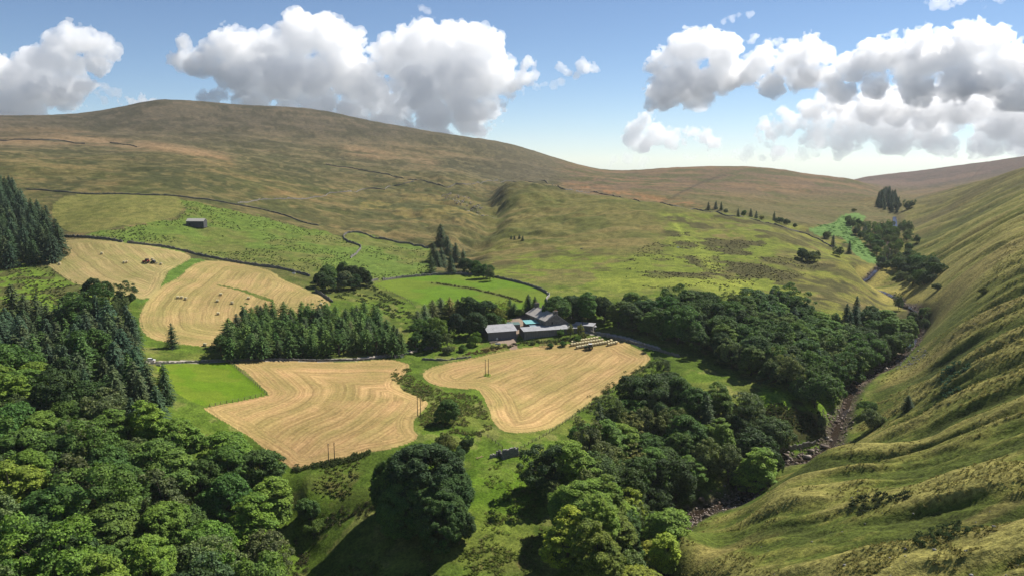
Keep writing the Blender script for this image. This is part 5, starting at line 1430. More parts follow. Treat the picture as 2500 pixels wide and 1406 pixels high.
MB().prism([(-1.45, 0.5), (-3.2, 0.12), (-3.2, 0.2), (-1.45, 0.62)], -0.7, 0.7, 'y').build('bale_ramp', M_DARKMETAL, bl)
MB().box(-0.9, -0.97, 2.15, 0.1, 0.97, 2.3).build('net_box', M_STONE_PALE, bl)

# ---- small white car on the lane
x, y = at(369, 882)
car = thing('parked_car', 'small white car on the lane by the spruces', 'car', x, y, R(8))
MB().prism([(-1.75, 0.32), (1.75, 0.32), (1.8, 0.72), (0.95, 0.86), (-1.7, 0.92)], -0.78, 0.78, 'y').build('body', M_WHITE, car)
cab = MB().prism([(-1.6, 0.923), (0.9, 0.863), (0.3, 1.42), (-1.3, 1.45)], -0.70, 0.70, 'y').build('cabin_glass', M_GLASS, car)
MB().box(-1.32, -0.71, 1.452, 0.3, 0.71, 1.52).build('roof', M_WHITE, car)
for wx in (-1.15, 1.15):
    for wy in (-0.72, 0.72): wheel(car, wx, wy, 0.31, 0.2)
for wy in (-0.55, 0.55): MB().box(1.78, wy - 0.14, 0.55, 1.83, wy + 0.14, 0.7).build('headlight', M_GLASS, car)

# ---- yard clutter
YR = np.random.default_rng(77)
wb = None
for k in range(13):
    px = 1213 + (k % 7) * 4.0 + YR.uniform(-1, 1); py = 829.5 - (k % 7) * 0.9 - (2.6 if k >= 7 else 0)
    x, y = at(px, py)
    z = hz(x, y) + (0.0 if k < 7 else 0.05)
    if k in (9, 11): z += 0.95
    mb = MB(); n = 12
    V = [(a, r * math.cos(2 * math.pi * q / n), 0.62 + r * math.sin(2 * math.pi * q / n)) for a, r in ((-0.62, 0.38), (-0.58, 0.58), (-0.4, 0.63), (0.4, 0.63), (0.58, 0.58), (0.62, 0.38)) for q in range(n)]
    mb.add(V, [(i * n + q, i * n + (q + 1) % n, (i + 1) * n + (q + 1) % n, (i + 1) * n + q) for i in range(5) for q in range(n)] + [tuple(range(n)), tuple(5 * n + q for q in range(n))])
    black = k % 3 != 0
    o = mb.build('wrapped_bale', M_BLACKWRAP if black else M_WHITE, smooth=True)
    o.location = (x, y, z); o.rotation_euler = (0, 0, YR.uniform(0, 3))
    tag(o, f"{'black' if black else 'white'} wrapped silage bale, {ORD[k]} of the pile before the barn counted from its left", 'silage bale', 'wrapped bales before the barn')
x, y = at(1241, 790)
lh = thing('log_heap', 'heap of pale orange cut logs behind the green roofed store', 'log heap', x, y)
for k in range(46):
    a = YR.uniform(0, 6.28); rr_ = 2.3 * math.sqrt(YR.uniform(0, 1)); zz = (1 - rr_ / 2.5) * 2.2 * YR.uniform(0.3, 1.0)
    d = unit(np.array([YR.normal(), YR.normal(), YR.normal() * 0.35])) * YR.uniform(0.5, 1.0)
    c0 = np.array([math.cos(a) * rr_, math.sin(a) * rr_, zz + 0.15])
    MB().cyl(c0 - d, c0 + d, YR.uniform(0.11, 0.2), n=7).build('log', M_LOG if k % 4 else M_STONE_PALE, lh)
x, y = at(1205, 836)
st = thing('timber_stack', 'pale stack of sawn timber by the barn corner', 'timber stack', x, y, R(14))
for k in range(4):
    for j in range(3):
        MB().box(-2.3 + 0.1 * j, -0.4 + j * 0.27, 0.02 + k * 0.13, 2.3 - 0.15 * k, -0.15 + j * 0.27, 0.14 + k * 0.13).build('plank', M_STONE_PALE if (j + k) % 2 else M_LOG, st)
x, y = at(1249, 806)
br = thing('barrel', 'red barrel standing between barn and store', 'barrel', x, y)
MB().cyl((0, 0, 0), (0, 0, 0.95), 0.32, n=12).build('drum', M_RED, br); MB().cyl((0, 0, 0.952), (0, 0, 1.0), 0.28, n=12).build('lid', M_DARKMETAL, br)
x, y = at(1324, 846)
bs = thing('brush_heap', 'heap of bare brushwood on a stake at the field edge', 'brushwood', x, y)
MB().cyl((0, 0, -0.3), (0, 0, 2.0), 0.09, n=6).build('stake', M_WOOD, bs)
tw = MB()
for k in range(60):
    c0 = np.array([YR.normal() * 0.9 + 0.7, YR.normal() * 0.6, abs(YR.normal()) * 0.9 + 0.5]); d = unit(YR.normal(size=3)) * 0.5
    tw.cyl(c0 - d, c0 + d, 0.03, n=3)
tw.build('twigs', M_LOG, bs)
# ------------------------------------------------------------------ ground cover and the beck
def stuff_obj(name, V, F, mat, label, col=None):
    me = bpy.data.meshes.new(name)
    V = np.asarray(V, np.float32); F = np.asarray(F, np.int32); k = F.shape[1]
    me.vertices.add(len(V)); me.vertices.foreach_set('co', V.ravel())
    me.loops.add(F.size); me.loops.foreach_set('vertex_index', F.ravel())
    me.polygons.add(len(F)); me.polygons.foreach_set('loop_start', (np.arange(len(F)) * k).astype(np.int32))
    me.update(calc_edges=True)
    if col is not None:
        a = me.attributes.new('tone', 'FLOAT_COLOR', 'POINT')
        a.data.foreach_set('color', np.concatenate([col * 0.82, np.ones((len(col), 1))], 1).astype(np.float32).ravel())
    me.materials.append(mat)
    o = bpy.data.objects.new(name, me); COL.objects.link(o)
    o['kind'] = 'stuff'; o['label'] = label
    return o
SR = np.random.default_rng(91)
def tone_mat(name, translucent=0.2):
    m, nt, b = new_mat(name)
    a = nt.nodes.new('ShaderNodeAttribute'); a.attribute_name = 'tone'
    nt.links.new(a.outputs['Color'], b.inputs['Base Color'])
    b.inputs['Specular IOR Level'].default_value = 0.08
    if translucent:
        tr = nt.nodes.new('ShaderNodeBsdfTranslucent'); nt.links.new(a.outputs['Color'], tr.inputs['Color'])
        mx = nt.nodes.new('ShaderNodeMixShader'); mx.inputs[0].default_value = translucent
        nt.links.new(b.outputs[0], mx.inputs[1]); nt.links.new(tr.outputs[0], mx.inputs[2]); nt.links.new(mx.outputs[0], nt.nodes['Material Output'].inputs[0])
    return m
M_TUFT = tone_mat('tuft', 0.5)
M_RUBBLE = tone_mat('rubble', 0)
def scatter(poly, n, seed, cond=None):
    """points on the ground inside an outline of the photograph, evenly over the ground"""
    g = np.random.default_rng(seed)
    P = closed(poly, 2)
    x0, y0 = P.min(0); x1, y1 = P.max(0)
    qx = g.uniform(x0, x1, n * 3); qy = g.uniform(y0, y1, n * 3)
    m = inside(qx, qy, P); qx, qy = qx[m][:n], qy[m][:n]
    x, y = ground_of(qx, qy, h=base_h)
    if cond is not None:
        k = cond(x, y, qx, qy); x, y = x[k], y[k]
    return x, y
def tufts(name, label, x, y, size, height, cols, seed, lean=0.55):
    """rush and grass tussocks: a ring of five blades fans out of each"""
    g = np.random.default_rng(seed); n = len(x)
    z = land_h(x, y)
    s = size * g.uniform(0.6, 1.4, n); h = height * g.uniform(0.6, 1.4, n)
    s = s * 0.72; h = h * 0.62
    V = []; F = []; C = []
    pal = np.array(cols); pick = pal[g.integers(len(pal), size=n)] * g.uniform(0.75, 1.25, (n, 1))
    nb = 5; a0 = g.uniform(0, 6.28, n)
    base = np.arange(n)[:, None] * (nb * 4)
    for k in range(nb):
        a = a0 + 6.283 * k / nb + g.normal(size=n) * 0.3
        dx, dy = np.cos(a), np.sin(a); sx, sy = -dy, dx
        w = s * 0.55
        p = [(x + dx * s * 0.1 - sx * w, y + dy * s * 0.1 - sy * w, z - 0.12), (x + dx * s * 0.1 + sx * w, y + dy * s * 0.1 + sy * w, z - 0.12),
             (x + dx * s * (0.35 + lean) + sx * w * 0.6, y + dy * s * (0.35 + lean) + sy * w * 0.6, z + h * g.uniform(0.8, 1.0, n)), (x + dx * s * (0.35 + lean) - sx * w * 0.6, y + dy * s * (0.35 + lean) - sy * w * 0.6, z + h)]
        V.append(np.stack([np.stack(q, -1) for q in p], 1))
    V = np.stack(V, 1).reshape(-1, 3)                    # n, nb, 4
    F = np.arange(n * nb * 4).reshape(-1, 4)
    C = np.repeat(pick, nb * 4, 0)
    return stuff_obj(name, V, F, M_TUFT, label, C)
DKR = [(0.070, 0.100, 0.030), (0.085, 0.110, 0.034), (0.062, 0.088, 0.030)]
cl = lambda s, t0: (lambda x, y, px, py: fbm(x / s, y / s, 301, 3) > t0)
x, y = scatter([(215,576),(300,557),(430,532),(450,512),(445,492),(560,514),(660,536),(770,562),(838,584),(870,604),(855,632),(750,665),(590,641),(480,622),(400,605),(300,590)], 2300, 1, lambda x, y, px, py: (fbm(x / 26, y / 26, 303, 3) > 0.47) & (np.hypot(px - 478, (py - 545) * 2) > 34))
tufts('rush_tufts', 'dark rush tufts dotted over the upper pasture', x, y, 0.75, 0.75, DKR, 2)
x, y = scatter([(-40,640),(60,632),(140,665),(215,705),(190,735),(-40,735)], 900, 3, cl(9, 0.46))
tufts('rush_tufts', 'rush tufts on the rough ground left of the first hay field', x, y, 0.9, 0.75, DKR + [(0.10, 0.085, 0.035)], 4)
x, y = scatter([(872,603),(1040,612),(1055,660),(990,676),(912,682),(862,636)], 700, 5, cl(16, 0.50))
tufts('rush_tufts', 'rush tufts in the hillside paddock', x, y, 0.8, 0.6, DKR, 6)
x, y = scatter([(815,725),(870,700),(915,702),(960,728),(1008,752),(1010,778),(985,790),(945,768),(900,742)], 900, 7, lambda x, y, px, py: fbm((x + y) / 5.0, (x - y) / 14, 305, 3) > 0.50)
tufts('rush_tufts', 'rows of dark rush clumps beside the bright meadow', x, y, 1.0, 0.9, DKR, 8)
x, y = scatter([(1210,1130),(1320,1090),(1345,1160),(1310,1240),(1330,1400),(1000,1420),(760,1420),(900,1360),(1180,1290),(1165,1180)], 2000, 9, cl(6, 0.48))
tufts('grass_tussocks', 'rough grass tussocks in the lower meadow', x, y, 0.55, 0.42, [(0.15, 0.20, 0.036), (0.17, 0.22, 0.038), (0.20, 0.19, 0.066), (0.12, 0.17, 0.034)], 10, lean=1.0)
x, y = scatter([(730,1150),(860,1120),(890,1140),(860,1190),(850,1240),(760,1262),(735,1215)], 420, 11, cl(7, 0.5))
tufts('grass_tussocks', 'long rough grass on the bank below the golden field', x, y, 0.6, 0.4, [(0.13, 0.155, 0.034), (0.15, 0.17, 0.040), (0.18, 0.165, 0.06)], 12, lean=1.0)
x, y = scatter([(945,905),(1000,898),(1030,930),(1080,955),(1160,965),(1190,1010),(1200,1060),(1140,1062),(1040,1050),(1022,1020),(1042,985),(985,950)], 1500, 13, cl(7, 0.46))
tufts('grass_tussocks', 'rough grass and rushes in the strip between the golden fields', x, y, 0.7, 0.6, [(0.12, 0.155, 0.038), (0.16, 0.20, 0.042), (0.20, 0.185, 0.07)], 14, lean=0.9)
x, y = scatter([(1860,985),(1960,1000),(2015,1010),(2010,1050),(1985,1080),(1880,1092)], 1100, 15, cl(8, 0.48))
tufts('rush_tufts', 'rushes on the green bank by the beck', x, y, 0.8, 0.7, DKR + [(0.09, 0.08, 0.032)], 16)
x, y = scatter([(1660,1290),(1850,1220),(1960,1120),(2190,1045),(2330,1000),(2520,960),(2520,1420),(1650,1420)], 7000, 17, lambda x, y, px, py: (ribs(x, y, np.hypot(x, y))[1] > 0.02) & (fbm(x / 14, y / 14, 307, 3) > 0.44))
tufts('grass_tussocks', 'bleached grass tussocks over the near fell side', x, y, 0.42, 0.36, [(0.22, 0.20, 0.060), (0.26, 0.23, 0.075), (0.19, 0.185, 0.050)], 18, lean=0.9)
x, y = scatter([(2060,1040),(2120,920),(2230,880),(2400,700),(2520,560),(2520,960),(2330,1000),(2190,1045)], 3500, 19, lambda x, y, px, py: (ribs(x, y, np.hypot(x, y))[1] > 0.05) & (line_dist(x, y, BECK_XY)[0] > 9))
tufts('grass_tussocks', 'grass tussocks over the middle fell side', x, y, 0.6, 0.45, [(0.23, 0.21, 0.062), (0.28, 0.25, 0.085), (0.16, 0.17, 0.045)], 20, lean=0.9)
x, y = scatter([(1500,690),(1560,610),(1700,560),(1900,600),(2020,640),(1900,690),(1700,705)], 2600, 21, lambda x, y, px, py: fbm(x / 30, y / 22, 161, 5) > 0.50)
tufts('heather_clumps', 'dark heather clumps on the green hill', x, y, 0.9, 0.5, [(0.052, 0.048, 0.026), (0.065, 0.060, 0.028), (0.06, 0.07, 0.026)], 22)

def leafy(name, label, x, y, h, leaf, cols, seed, per=30, spread=1.0, kind='stuff'):
    """low leafy cover: sprays of leaves over each spot"""
    g = np.random.default_rng(seed); n = len(x)
    z = land_h(x, y)
    c = np.repeat(np.stack([x, y, z], -1), per, 0)
    w = g.normal(size=(n * per, 3)); w /= np.linalg.norm(w, axis=1, keepdims=True); w[:, 2] = np.abs(w[:, 2])
    c = c + w * np.array([spread, spread, h]) * g.uniform(0.5, 1.0, (n * per, 1))
    N = unit(w + np.array([0, 0, 0.6]) + g.normal(size=w.shape) * 0.5)
    t = unit(np.cross(N, g.normal(size=w.shape))); b = np.cross(N, t); s = (leaf * g.uniform(0.7, 1.3, n * per))[:, None]
    V = np.stack([c - t * s * 0.5, c + b * s * 0.4, c + t * s * 0.5, c - b * s * 0.4], 1).reshape(-1, 3)
    pal = np.array(cols); col = np.repeat(pal[g.integers(len(pal), size=n * per)] * g.uniform(0.75, 1.25, (n * per, 1)), 4, 0)
    return stuff_obj(name, V, np.arange(len(V)).reshape(-1, 4), M_TUFT, label, col)
x1, y1 = scatter([(2302,914),(2330,898),(2364,900),(2371,914),(2342,925),(2320,944),(2296,949)], 70, 31)
x2, y2 = scatter([(2292,960),(2330,946),(2378,933),(2390,940),(2340,956),(2302,965)], 45, 32)
leafy('bracken', 'blue green bracken patch on the ribbed slope', np.concatenate([x1, x2]), np.concatenate([y1, y2]), 1.0, 0.6, [(0.085, 0.165, 0.085), (0.06, 0.125, 0.07), (0.11, 0.20, 0.09)], 33, 34, 1.1)
x, y = scatter([(2190,1310),(2260,1285),(2330,1262),(2410,1285),(2340,1330),(2250,1352)], 110, 34)
leafy('bracken', 'dark green bracken in a hollow of the near slope', x, y, 0.7, 0.5, [(0.045, 0.075, 0.028), (0.06, 0.09, 0.03)], 35, 26, 1.0)
x, y = scatter([(2080,1225),(2150,1212),(2220,1208),(2215,1232),(2130,1245),(2085,1260)], 70, 36)
leafy('bracken', 'dark bracken under the broken bank of the near slope', x, y, 0.8, 0.5, [(0.035, 0.05, 0.022), (0.05, 0.07, 0.026)], 37, 26, 1.0)
x, y = scatter([(1980,560),(2034,548),(2060,530),(2095,545),(2075,565),(2100,590),(2140,635),(2085,615)], 160, 38)
leafy('bracken', 'bright green bracken on the bank far up the beck', x, y, 0.7, 0.9, [(0.12, 0.235, 0.06), (0.15, 0.27, 0.065), (0.09, 0.19, 0.06)], 39, 26, 2.0)
def strip_pts(pts, n, w, seed):
    g = np.random.default_rng(seed)
    xs, ys = ground_of([p[0] for p in pts], [p[1] for p in pts], h=land_h)
    P = np.array(smooth_line(list(zip(xs.tolist(), ys.tolist())), 5)); d = np.concatenate([[0], np.cumsum(np.hypot(*np.diff(P, axis=0).T))])
    s = g.uniform(0, d[-1], n)
    return np.interp(s, d, P[:, 0]) + g.normal(size=n) * w, np.interp(s, d, P[:, 1]) + g.normal(size=n) * w
x, y = strip_pts([(1052,690),(1100,697),(1150,705),(1200,716),(1250,729),(1275,738)], 130, 0.7, 41)
leafy('scrub', 'low line of scrub across the bright meadow', x, y, 0.9, 0.55, [(0.07, 0.085, 0.028), (0.09, 0.10, 0.034), (0.12, 0.10, 0.045)], 42, 22, 0.8)
x, y = strip_pts([(722,1147),(790,1134),(850,1122),(900,1106)], 120, 0.9, 43)
leafy('scrub', 'bushy bank along the bottom of the near golden field', x, y, 1.0, 0.5, [(0.060, 0.090, 0.026), (0.08, 0.12, 0.03), (0.10, 0.12, 0.04)], 44, 34, 1.2)
x, y = strip_pts([(985,925),(1005,950),(1040,962),(1075,975),(1110,1000),(1130,1040)], 55, 1.8, 45)
leafy('scrub', 'dark scrub along the little gully between the fields', x, y, 0.9, 0.5, [(0.085, 0.105, 0.034), (0.11, 0.13, 0.036), (0.15, 0.125, 0.06)], 46, 26, 0.9)
x, y = strip_pts([(1195,848),(1240,846),(1275,838),(1310,835),(1360,834),(1410,826),(1438,818)], 130, 1.3, 47)
leafy('scrub', 'nettles and scrub on the bank below the long shed', x, y, 1.0, 0.5, [(0.06, 0.10, 0.028), (0.09, 0.13, 0.034), (0.15, 0.115, 0.05)], 48, 26, 0.9)
x, y = strip_pts([(1140,865),(1180,858),(1215,850)], 60, 1.2, 49)
leafy('scrub', 'reddish dock and scrub left of the barn track', x, y, 0.7, 0.45, [(0.16, 0.095, 0.045), (0.10, 0.11, 0.035), (0.18, 0.12, 0.06)], 50, 22, 0.9)
x, y = strip_pts([(1010,1225),(880,1248),(800,1280),(765,1315),(735,1365),(720,1405)], 150, 1.6, 51)
leafy('scrub', 'dark scrub in the gully by the left wood', x, y, 0.9, 0.42, [(0.055, 0.070, 0.025), (0.08, 0.10, 0.03), (0.13, 0.11, 0.055)], 52, 26, 0.8)
x, y = strip_pts([(1440,1000),(1480,960),(1540,925),(1600,885)], 160, 2.2, 53)
leafy('scrub', 'bramble and young growth along the field edge wood', x, y, 1.1, 0.45, [(0.075, 0.115, 0.030), (0.10, 0.145, 0.034)], 54, 26, 1.1)

# water and stones of the beck
BW = [(q, i) for i, q in enumerate(BECK_XY) if 195 < math.hypot(*q) < 1250]
bl_ = np.array([q for q, _ in BW])
tn = unit(np.gradient(bl_, axis=0)); nn = np.stack([-tn[:, 1], tn[:, 0]], 1)
wd = 2.0 + 0.9 * np.sin(np.arange(len(bl_)) * 0.9)
zc = land_h(bl_[:, 0], bl_[:, 1]) + 0.30
mb = MB(); V = []
for i in range(len(bl_)):
    for k in (-1, -0.4, 0.4, 1):
        q = bl_[i] + nn[i] * wd[i] * k
        V.append((q[0], q[1], zc[i]))
F = [(i * 4 + k, i * 4 + k + 1, i * 4 + k + 5, i * 4 + k + 4) for i in range(len(bl_) - 1) for k in range(3)]
mb.v = V; mb.f = F
m, nt, b = new_mat('beck_water')
b.inputs['Base Color'].default_value = (0.030, 0.021, 0.014, 1); b.inputs['Roughness'].default_value = 0.16; b.inputs['Specular IOR Level'].default_value = 0.55
nz = noise_node(nt, 1.6, 3, 0.6); bump(nt, b, nz.outputs['Fac'], 0.6, 0.12)
wo = mb.build('beck_water', m); wo['kind'] = 'structure'; wo['label'] = 'shallow brown peaty beck among stones'

ico_v, ico_f = None, None
bm = bmesh.new(); bmesh.ops.create_icosphere(bm, subdivisions=1, radius=1.0)
ico_v = np.array([v.co[:] for v in bm.verts]); ico_f = np.array([[v.index for v in f.verts] for f in bm.faces]); bm.free()
def stones(name, label, x, y, size, seed, cols, lift=0.1, flat=0.6):
    g = np.random.default_rng(seed); n = len(x); z = land_h(x, y)
    s = size * np.exp(g.normal(size=n) * 0.45)
    V = ico_v[None] * g.uniform(0.7, 1.25, (n, len(ico_v), 1)) * s[:, None, None] * np.array([1, 1, flat])
    a = g.uniform(0, 6.28, n); ca, sa = np.cos(a)[:, None], np.sin(a)[:, None]
    V = np.stack([V[..., 0] * ca * 1.3 - V[..., 1] * sa, V[..., 0] * sa * 1.3 + V[..., 1] * ca, V[..., 2]], -1) + np.stack([x, y, z + s * lift], -1)[:, None]
    F = (ico_f[None] + (np.arange(n) * len(ico_v))[:, None, None]).reshape(-1, 3)
    pal = np.array(cols); col = np.repeat(pal[g.integers(len(pal), size=n)] * g.uniform(0.7, 1.3, (n, 1)), len(ico_v), 0)
    return stuff_obj(name, V.reshape(-1, 3), F, M_RUBBLE, label, col)
n = 6500
k = SR.integers(0, len(bl_) - 1, n); t = SR.uniform(0, 1, (n, 1)); off = SR.normal(size=n) * np.interp(np.hypot(*bl_[k].T), [300, 430, 520], [2.9, 2.6, 1.6])
q = bl_[k] * (1 - t) + bl_[k + 1] * t + nn[k] * off[:, None]
stones('beck_stones', 'brown and grey stones strewn along the beck bed', q[:, 0], q[:, 1], 0.25, 61, [(0.26, 0.21, 0.175), (0.17, 0.135, 0.11), (0.36, 0.31, 0.27), (0.20, 0.145, 0.11)], 0.6)
x, y = scatter([(2195,850),(2250,842),(2270,870),(2225,905),(2190,900)], 160, 63)
stones('scree', 'grey scree at the foot of the fell by the beck', x, y, 0.35, 64, [(0.24, 0.23, 0.22), (0.30, 0.29, 0.27)])
x, y = scatter([(2080,560),(2130,470),(2500,430),(2520,1000),(1900,1250),(1750,1400),(2500,1420)], 90, 65)
stones('boulders', 'pale boulders dotted over the fell side', x, y, 0.24, 66, [(0.24, 0.23, 0.21), (0.20, 0.19, 0.17)], 0.1)
x, y = scatter([(1075,470),(1150,478),(1190,505),(1215,520),(1180,525),(1120,500)], 260, 67)
stones('scree', 'pale scree on the bank of the gill', x, y, 0.8, 68, [(0.36, 0.32, 0.28), (0.30, 0.26, 0.22)], 0.1, 0.4)
# ------------------------------------------------------------------ the air of the dale
me = bpy.data.meshes.new('haze')
hb2 = MB().box(-7060, -7060, -262, 7060, 7060, 275)
me.from_pydata(hb2.v, [], hb2.f)
m = bpy.data.materials.new('haze_air'); m.use_nodes = True
nt = m.node_tree; nt.nodes.clear()
pv = nt.nodes.new('ShaderNodeVolumePrincipled')
pv.inputs['Color'].default_value = (0.86, 0.92, 1.0, 1)
pv.inputs['Density'].default_value = 0.00004
pv.inputs['Anisotropy'].default_value = 0.2
ou = nt.nodes.new('ShaderNodeOutputMaterial'); nt.links.new(pv.outputs[0], ou.inputs['Volume'])
me.materials.append(m)
hzo = bpy.data.objects.new('haze', me); COL.objects.link(hzo); hzo['kind'] = 'stuff'; hzo['label'] = 'thin summer haze filling the dale'
# ------------------------------------------------------------------ clouds: closed bodies of white scattering air, kilometres away
def _h3(ix, iy, iz, seed):
    h = (ix * 374761393 + iy * 668265263 + iz * 2147483647 + seed * 974711) & 0x7fffffff
    h = ((h ^ (h >> 13)) * 1274126177) & 0x7fffffff
    return ((h ^ (h >> 16)) & 0xffff) / 65535.0
def vnoise3(x, y, z, seed=0):
    ix = np.floor(x).astype(np.int64); iy = np.floor(y).astype(np.int64); iz = np.floor(z).astype(np.int64)
    f = [x - ix, y - iy, z - iz]
    f = [t * t * (3 - 2 * t) for t in f]
    out = 0
    for dx in (0, 1):
        for dy in (0, 1):
            for dz in (0, 1):
                out = out + _h3(ix + dx, iy + dy, iz + dz, seed) * (f[0] if dx else 1 - f[0]) * (f[1] if dy else 1 - f[1]) * (f[2] if dz else 1 - f[2])
    return out

def surface_nets(F, origin, step):
    """quads of the zero surface of a sampled field (negative outside)"""
    ins = F > 0
    nx, ny, nz = F.shape
    S = [(a, b, c) for a in (0, 1) for b in (0, 1) for c in (0, 1)]
    cnt = sum(ins[a:nx - 1 + a, b:ny - 1 + b, c:nz - 1 + c].astype(np.int8) for a, b, c in S)
    act = (cnt > 0) & (cnt < 8)
    vid = np.full(act.shape, -1, np.int64); cells = np.argwhere(act); vid[act] = np.arange(len(cells))
    pos = np.zeros((len(cells), 3)); wt = np.zeros(len(cells))
    ci, cj, ck = cells.T
    for a in S:
        for ax in range(3):
            if a[ax] == 1:
                continue
            b = list(a); b[ax] = 1
            fa = F[ci + a[0], cj + a[1], ck + a[2]]; fb = F[ci + b[0], cj + b[1], ck + b[2]]
            m = (fa > 0) != (fb > 0)
            t = np.where(m, fa / np.where(m, fa - fb, 1), 0)
            p = np.tile(np.array(a, float), (len(cells), 1)); p[:, ax] = t
            pos += p * m[:, None]; wt += m
    V = (cells + pos / wt[:, None]) * step + origin
    quads = []
    for ax in range(3):
        o1, o2 = (ax + 1) % 3, (ax + 2) % 3
        sl0 = [slice(None)] * 3; sl1 = [slice(None)] * 3
        sl0[ax] = slice(0, -1); sl1[ax] = slice(1, None)
        e = np.argwhere(ins[tuple(sl0)] != ins[tuple(sl1)])
        e = e[(e[:, o1] > 0) & (e[:, o2] > 0) & (e[:, o1] < F.shape[o1] - 1) & (e[:, o2] < F.shape[o2] - 1)]
        if not len(e):
            continue
        def cell(d1, d2):
            q = e.copy(); q[:, o1] -= d1; q[:, o2] -= d2
            return vid[q[:, 0], q[:, 1], q[:, 2]]
        q = np.stack([cell(1, 1), cell(0, 1), cell(0, 0), cell(1, 0)], 1)
        flip = ~ins[e[:, 0], e[:, 1], e[:, 2]]
        q[flip] = q[flip][:, ::-1]
        quads.append(q)
    return V, np.concatenate(quads)

CRNG = np.random.default_rng(5)
def cloud(blobs, dist, mat, label, step_px=4.0, rough=0.42, kids=(16, 9), depth=0.4, flat=None, seed=1, wob=1.0):
    """blobs: (column, row, radius) of the photograph; the body keeps its real breadth in depth"""
    k = dist / FPX
    def world(px, py, off):
        dx, dy, dz = ray(px, py)
        return np.array([dx, dy, dz]) * (dist + off)
    S = []
    for bl in blobs:
        px, py, rp = bl[:3]
        off = bl[3] * k if len(bl) > 3 else CRNG.uniform(-0.5, 0.5) * rp * k * depth
        p = world(px, py, off); r = rp * k
        S.append((p, r * 0.86))
        for _ in range(kids[0]):
            v = CRNG.normal(size=3); v /= np.linalg.norm(v)
            if v[2] < -0.35: v[2] *= -0.6
            rk = r * CRNG.uniform(0.26, rough)
            pk = p + v * (r * 0.92 - rk * 0.45)
            S.append((pk, rk))
            for _ in range(kids[1]):
                w = CRNG.normal(size=3); w /= np.linalg.norm(w)
                if w @ v < -0.1: w = w - 2 * (w @ v) * v
                rg = rk * CRNG.uniform(0.25, 0.45)
                S.append((pk + w * (rk * 0.95 - rg * 0.4), rg))
    P = np.array([s[0] for s in S]); R = np.array([s[1] for s in S])
    st = step_px * k
    lo = (P - R[:, None]).min(0) - 4 * st; hi = (P + R[:, None]).max(0) + 4 * st
    n = np.ceil((hi - lo) / st).astype(int) + 1
    F = np.full(n, -1e3, np.float32)
    ax = [lo[i] + np.arange(n[i]) * st for i in range(3)]
    for p, r in zip(P, R):
        i0 = np.maximum(((p - r - lo) / st).astype(int) - 3, 0); i1 = np.minimum(((p + r - lo) / st).astype(int) + 4, n)
        g = [ax[i][i0[i]:i1[i]] - p[i] for i in range(3)]
        d = np.sqrt(g[0][:, None, None] ** 2 + g[1][None, :, None] ** 2 + g[2][None, None, :] ** 2)
        v = F[i0[0]:i1[0], i0[1]:i1[1], i0[2]:i1[2]]
        np.maximum(v, (r - d).astype(np.float32), out=v)
    near = np.argwhere(F > -3.5 * st)
    q = near * st + lo
    nz = np.zeros(len(q))
    for sc, amp in ((40, 9.0), (20, 7.0), (10, 5.5), (5.5, 3.6)):
        nz += amp * k * wob * (vnoise3(q[:, 0] / (sc * k), q[:, 1] / (sc * k), q[:, 2] / (sc * k), seed) - 0.55)
    Fn = F.copy(); Fn[near[:, 0], near[:, 1], near[:, 2]] += nz
    if flat is not None:
        zb = world(1250, flat, 0)[2] if not isinstance(flat, tuple) else flat[0]
        zz = ax[2] - zb
        und = (vnoise3(q[:, 0] / (60 * k), q[:, 1] / (60 * k), q[:, 2] * 0, seed + 3) - 0.5) * 16 * k
        Fn[near[:, 0], near[:, 1], near[:, 2]] = np.minimum(Fn[near[:, 0], near[:, 1], near[:, 2]], (q[:, 2] - zb + und) * 0.7)
        Fn = np.minimum(Fn, (zz[None, None, :] + 12 * k).astype(np.float32))
    Fn[0] = Fn[-1] = -1; Fn[:, 0] = Fn[:, -1] = -1; Fn[:, :, 0] = Fn[:, :, -1] = -1
    V, Q = surface_nets(Fn, lo, st)
    V = V + np.array([0, 0, CAM_Z])
    c = V.mean(0); c[2] = V[:, 2].min()
    me = bpy.data.meshes.new('cloud')
    me.vertices.add(len(V)); me.vertices.foreach_set('co', (V - c).astype(np.float32).ravel())
    me.loops.add(Q.size); me.loops.foreach_set('vertex_index', Q.astype(np.int32).ravel())
    me.polygons.add(len(Q)); me.polygons.foreach_set('loop_start', (np.arange(len(Q)) * 4).astype(np.int32))
    me.update(calc_edges=True)
    me.polygons.foreach_set('use_smooth', np.ones(len(Q), bool))
    me.materials.append(mat)
    o = bpy.data.objects.new('cloud', me); o.location = c
    COL.objects.link(o)
    o['label'] = label; o['category'] = 'cloud'; o['group'] = 'cumulus clouds over the fells'
    print('cloud', len(Q), [int(v) for v in n])
    return o

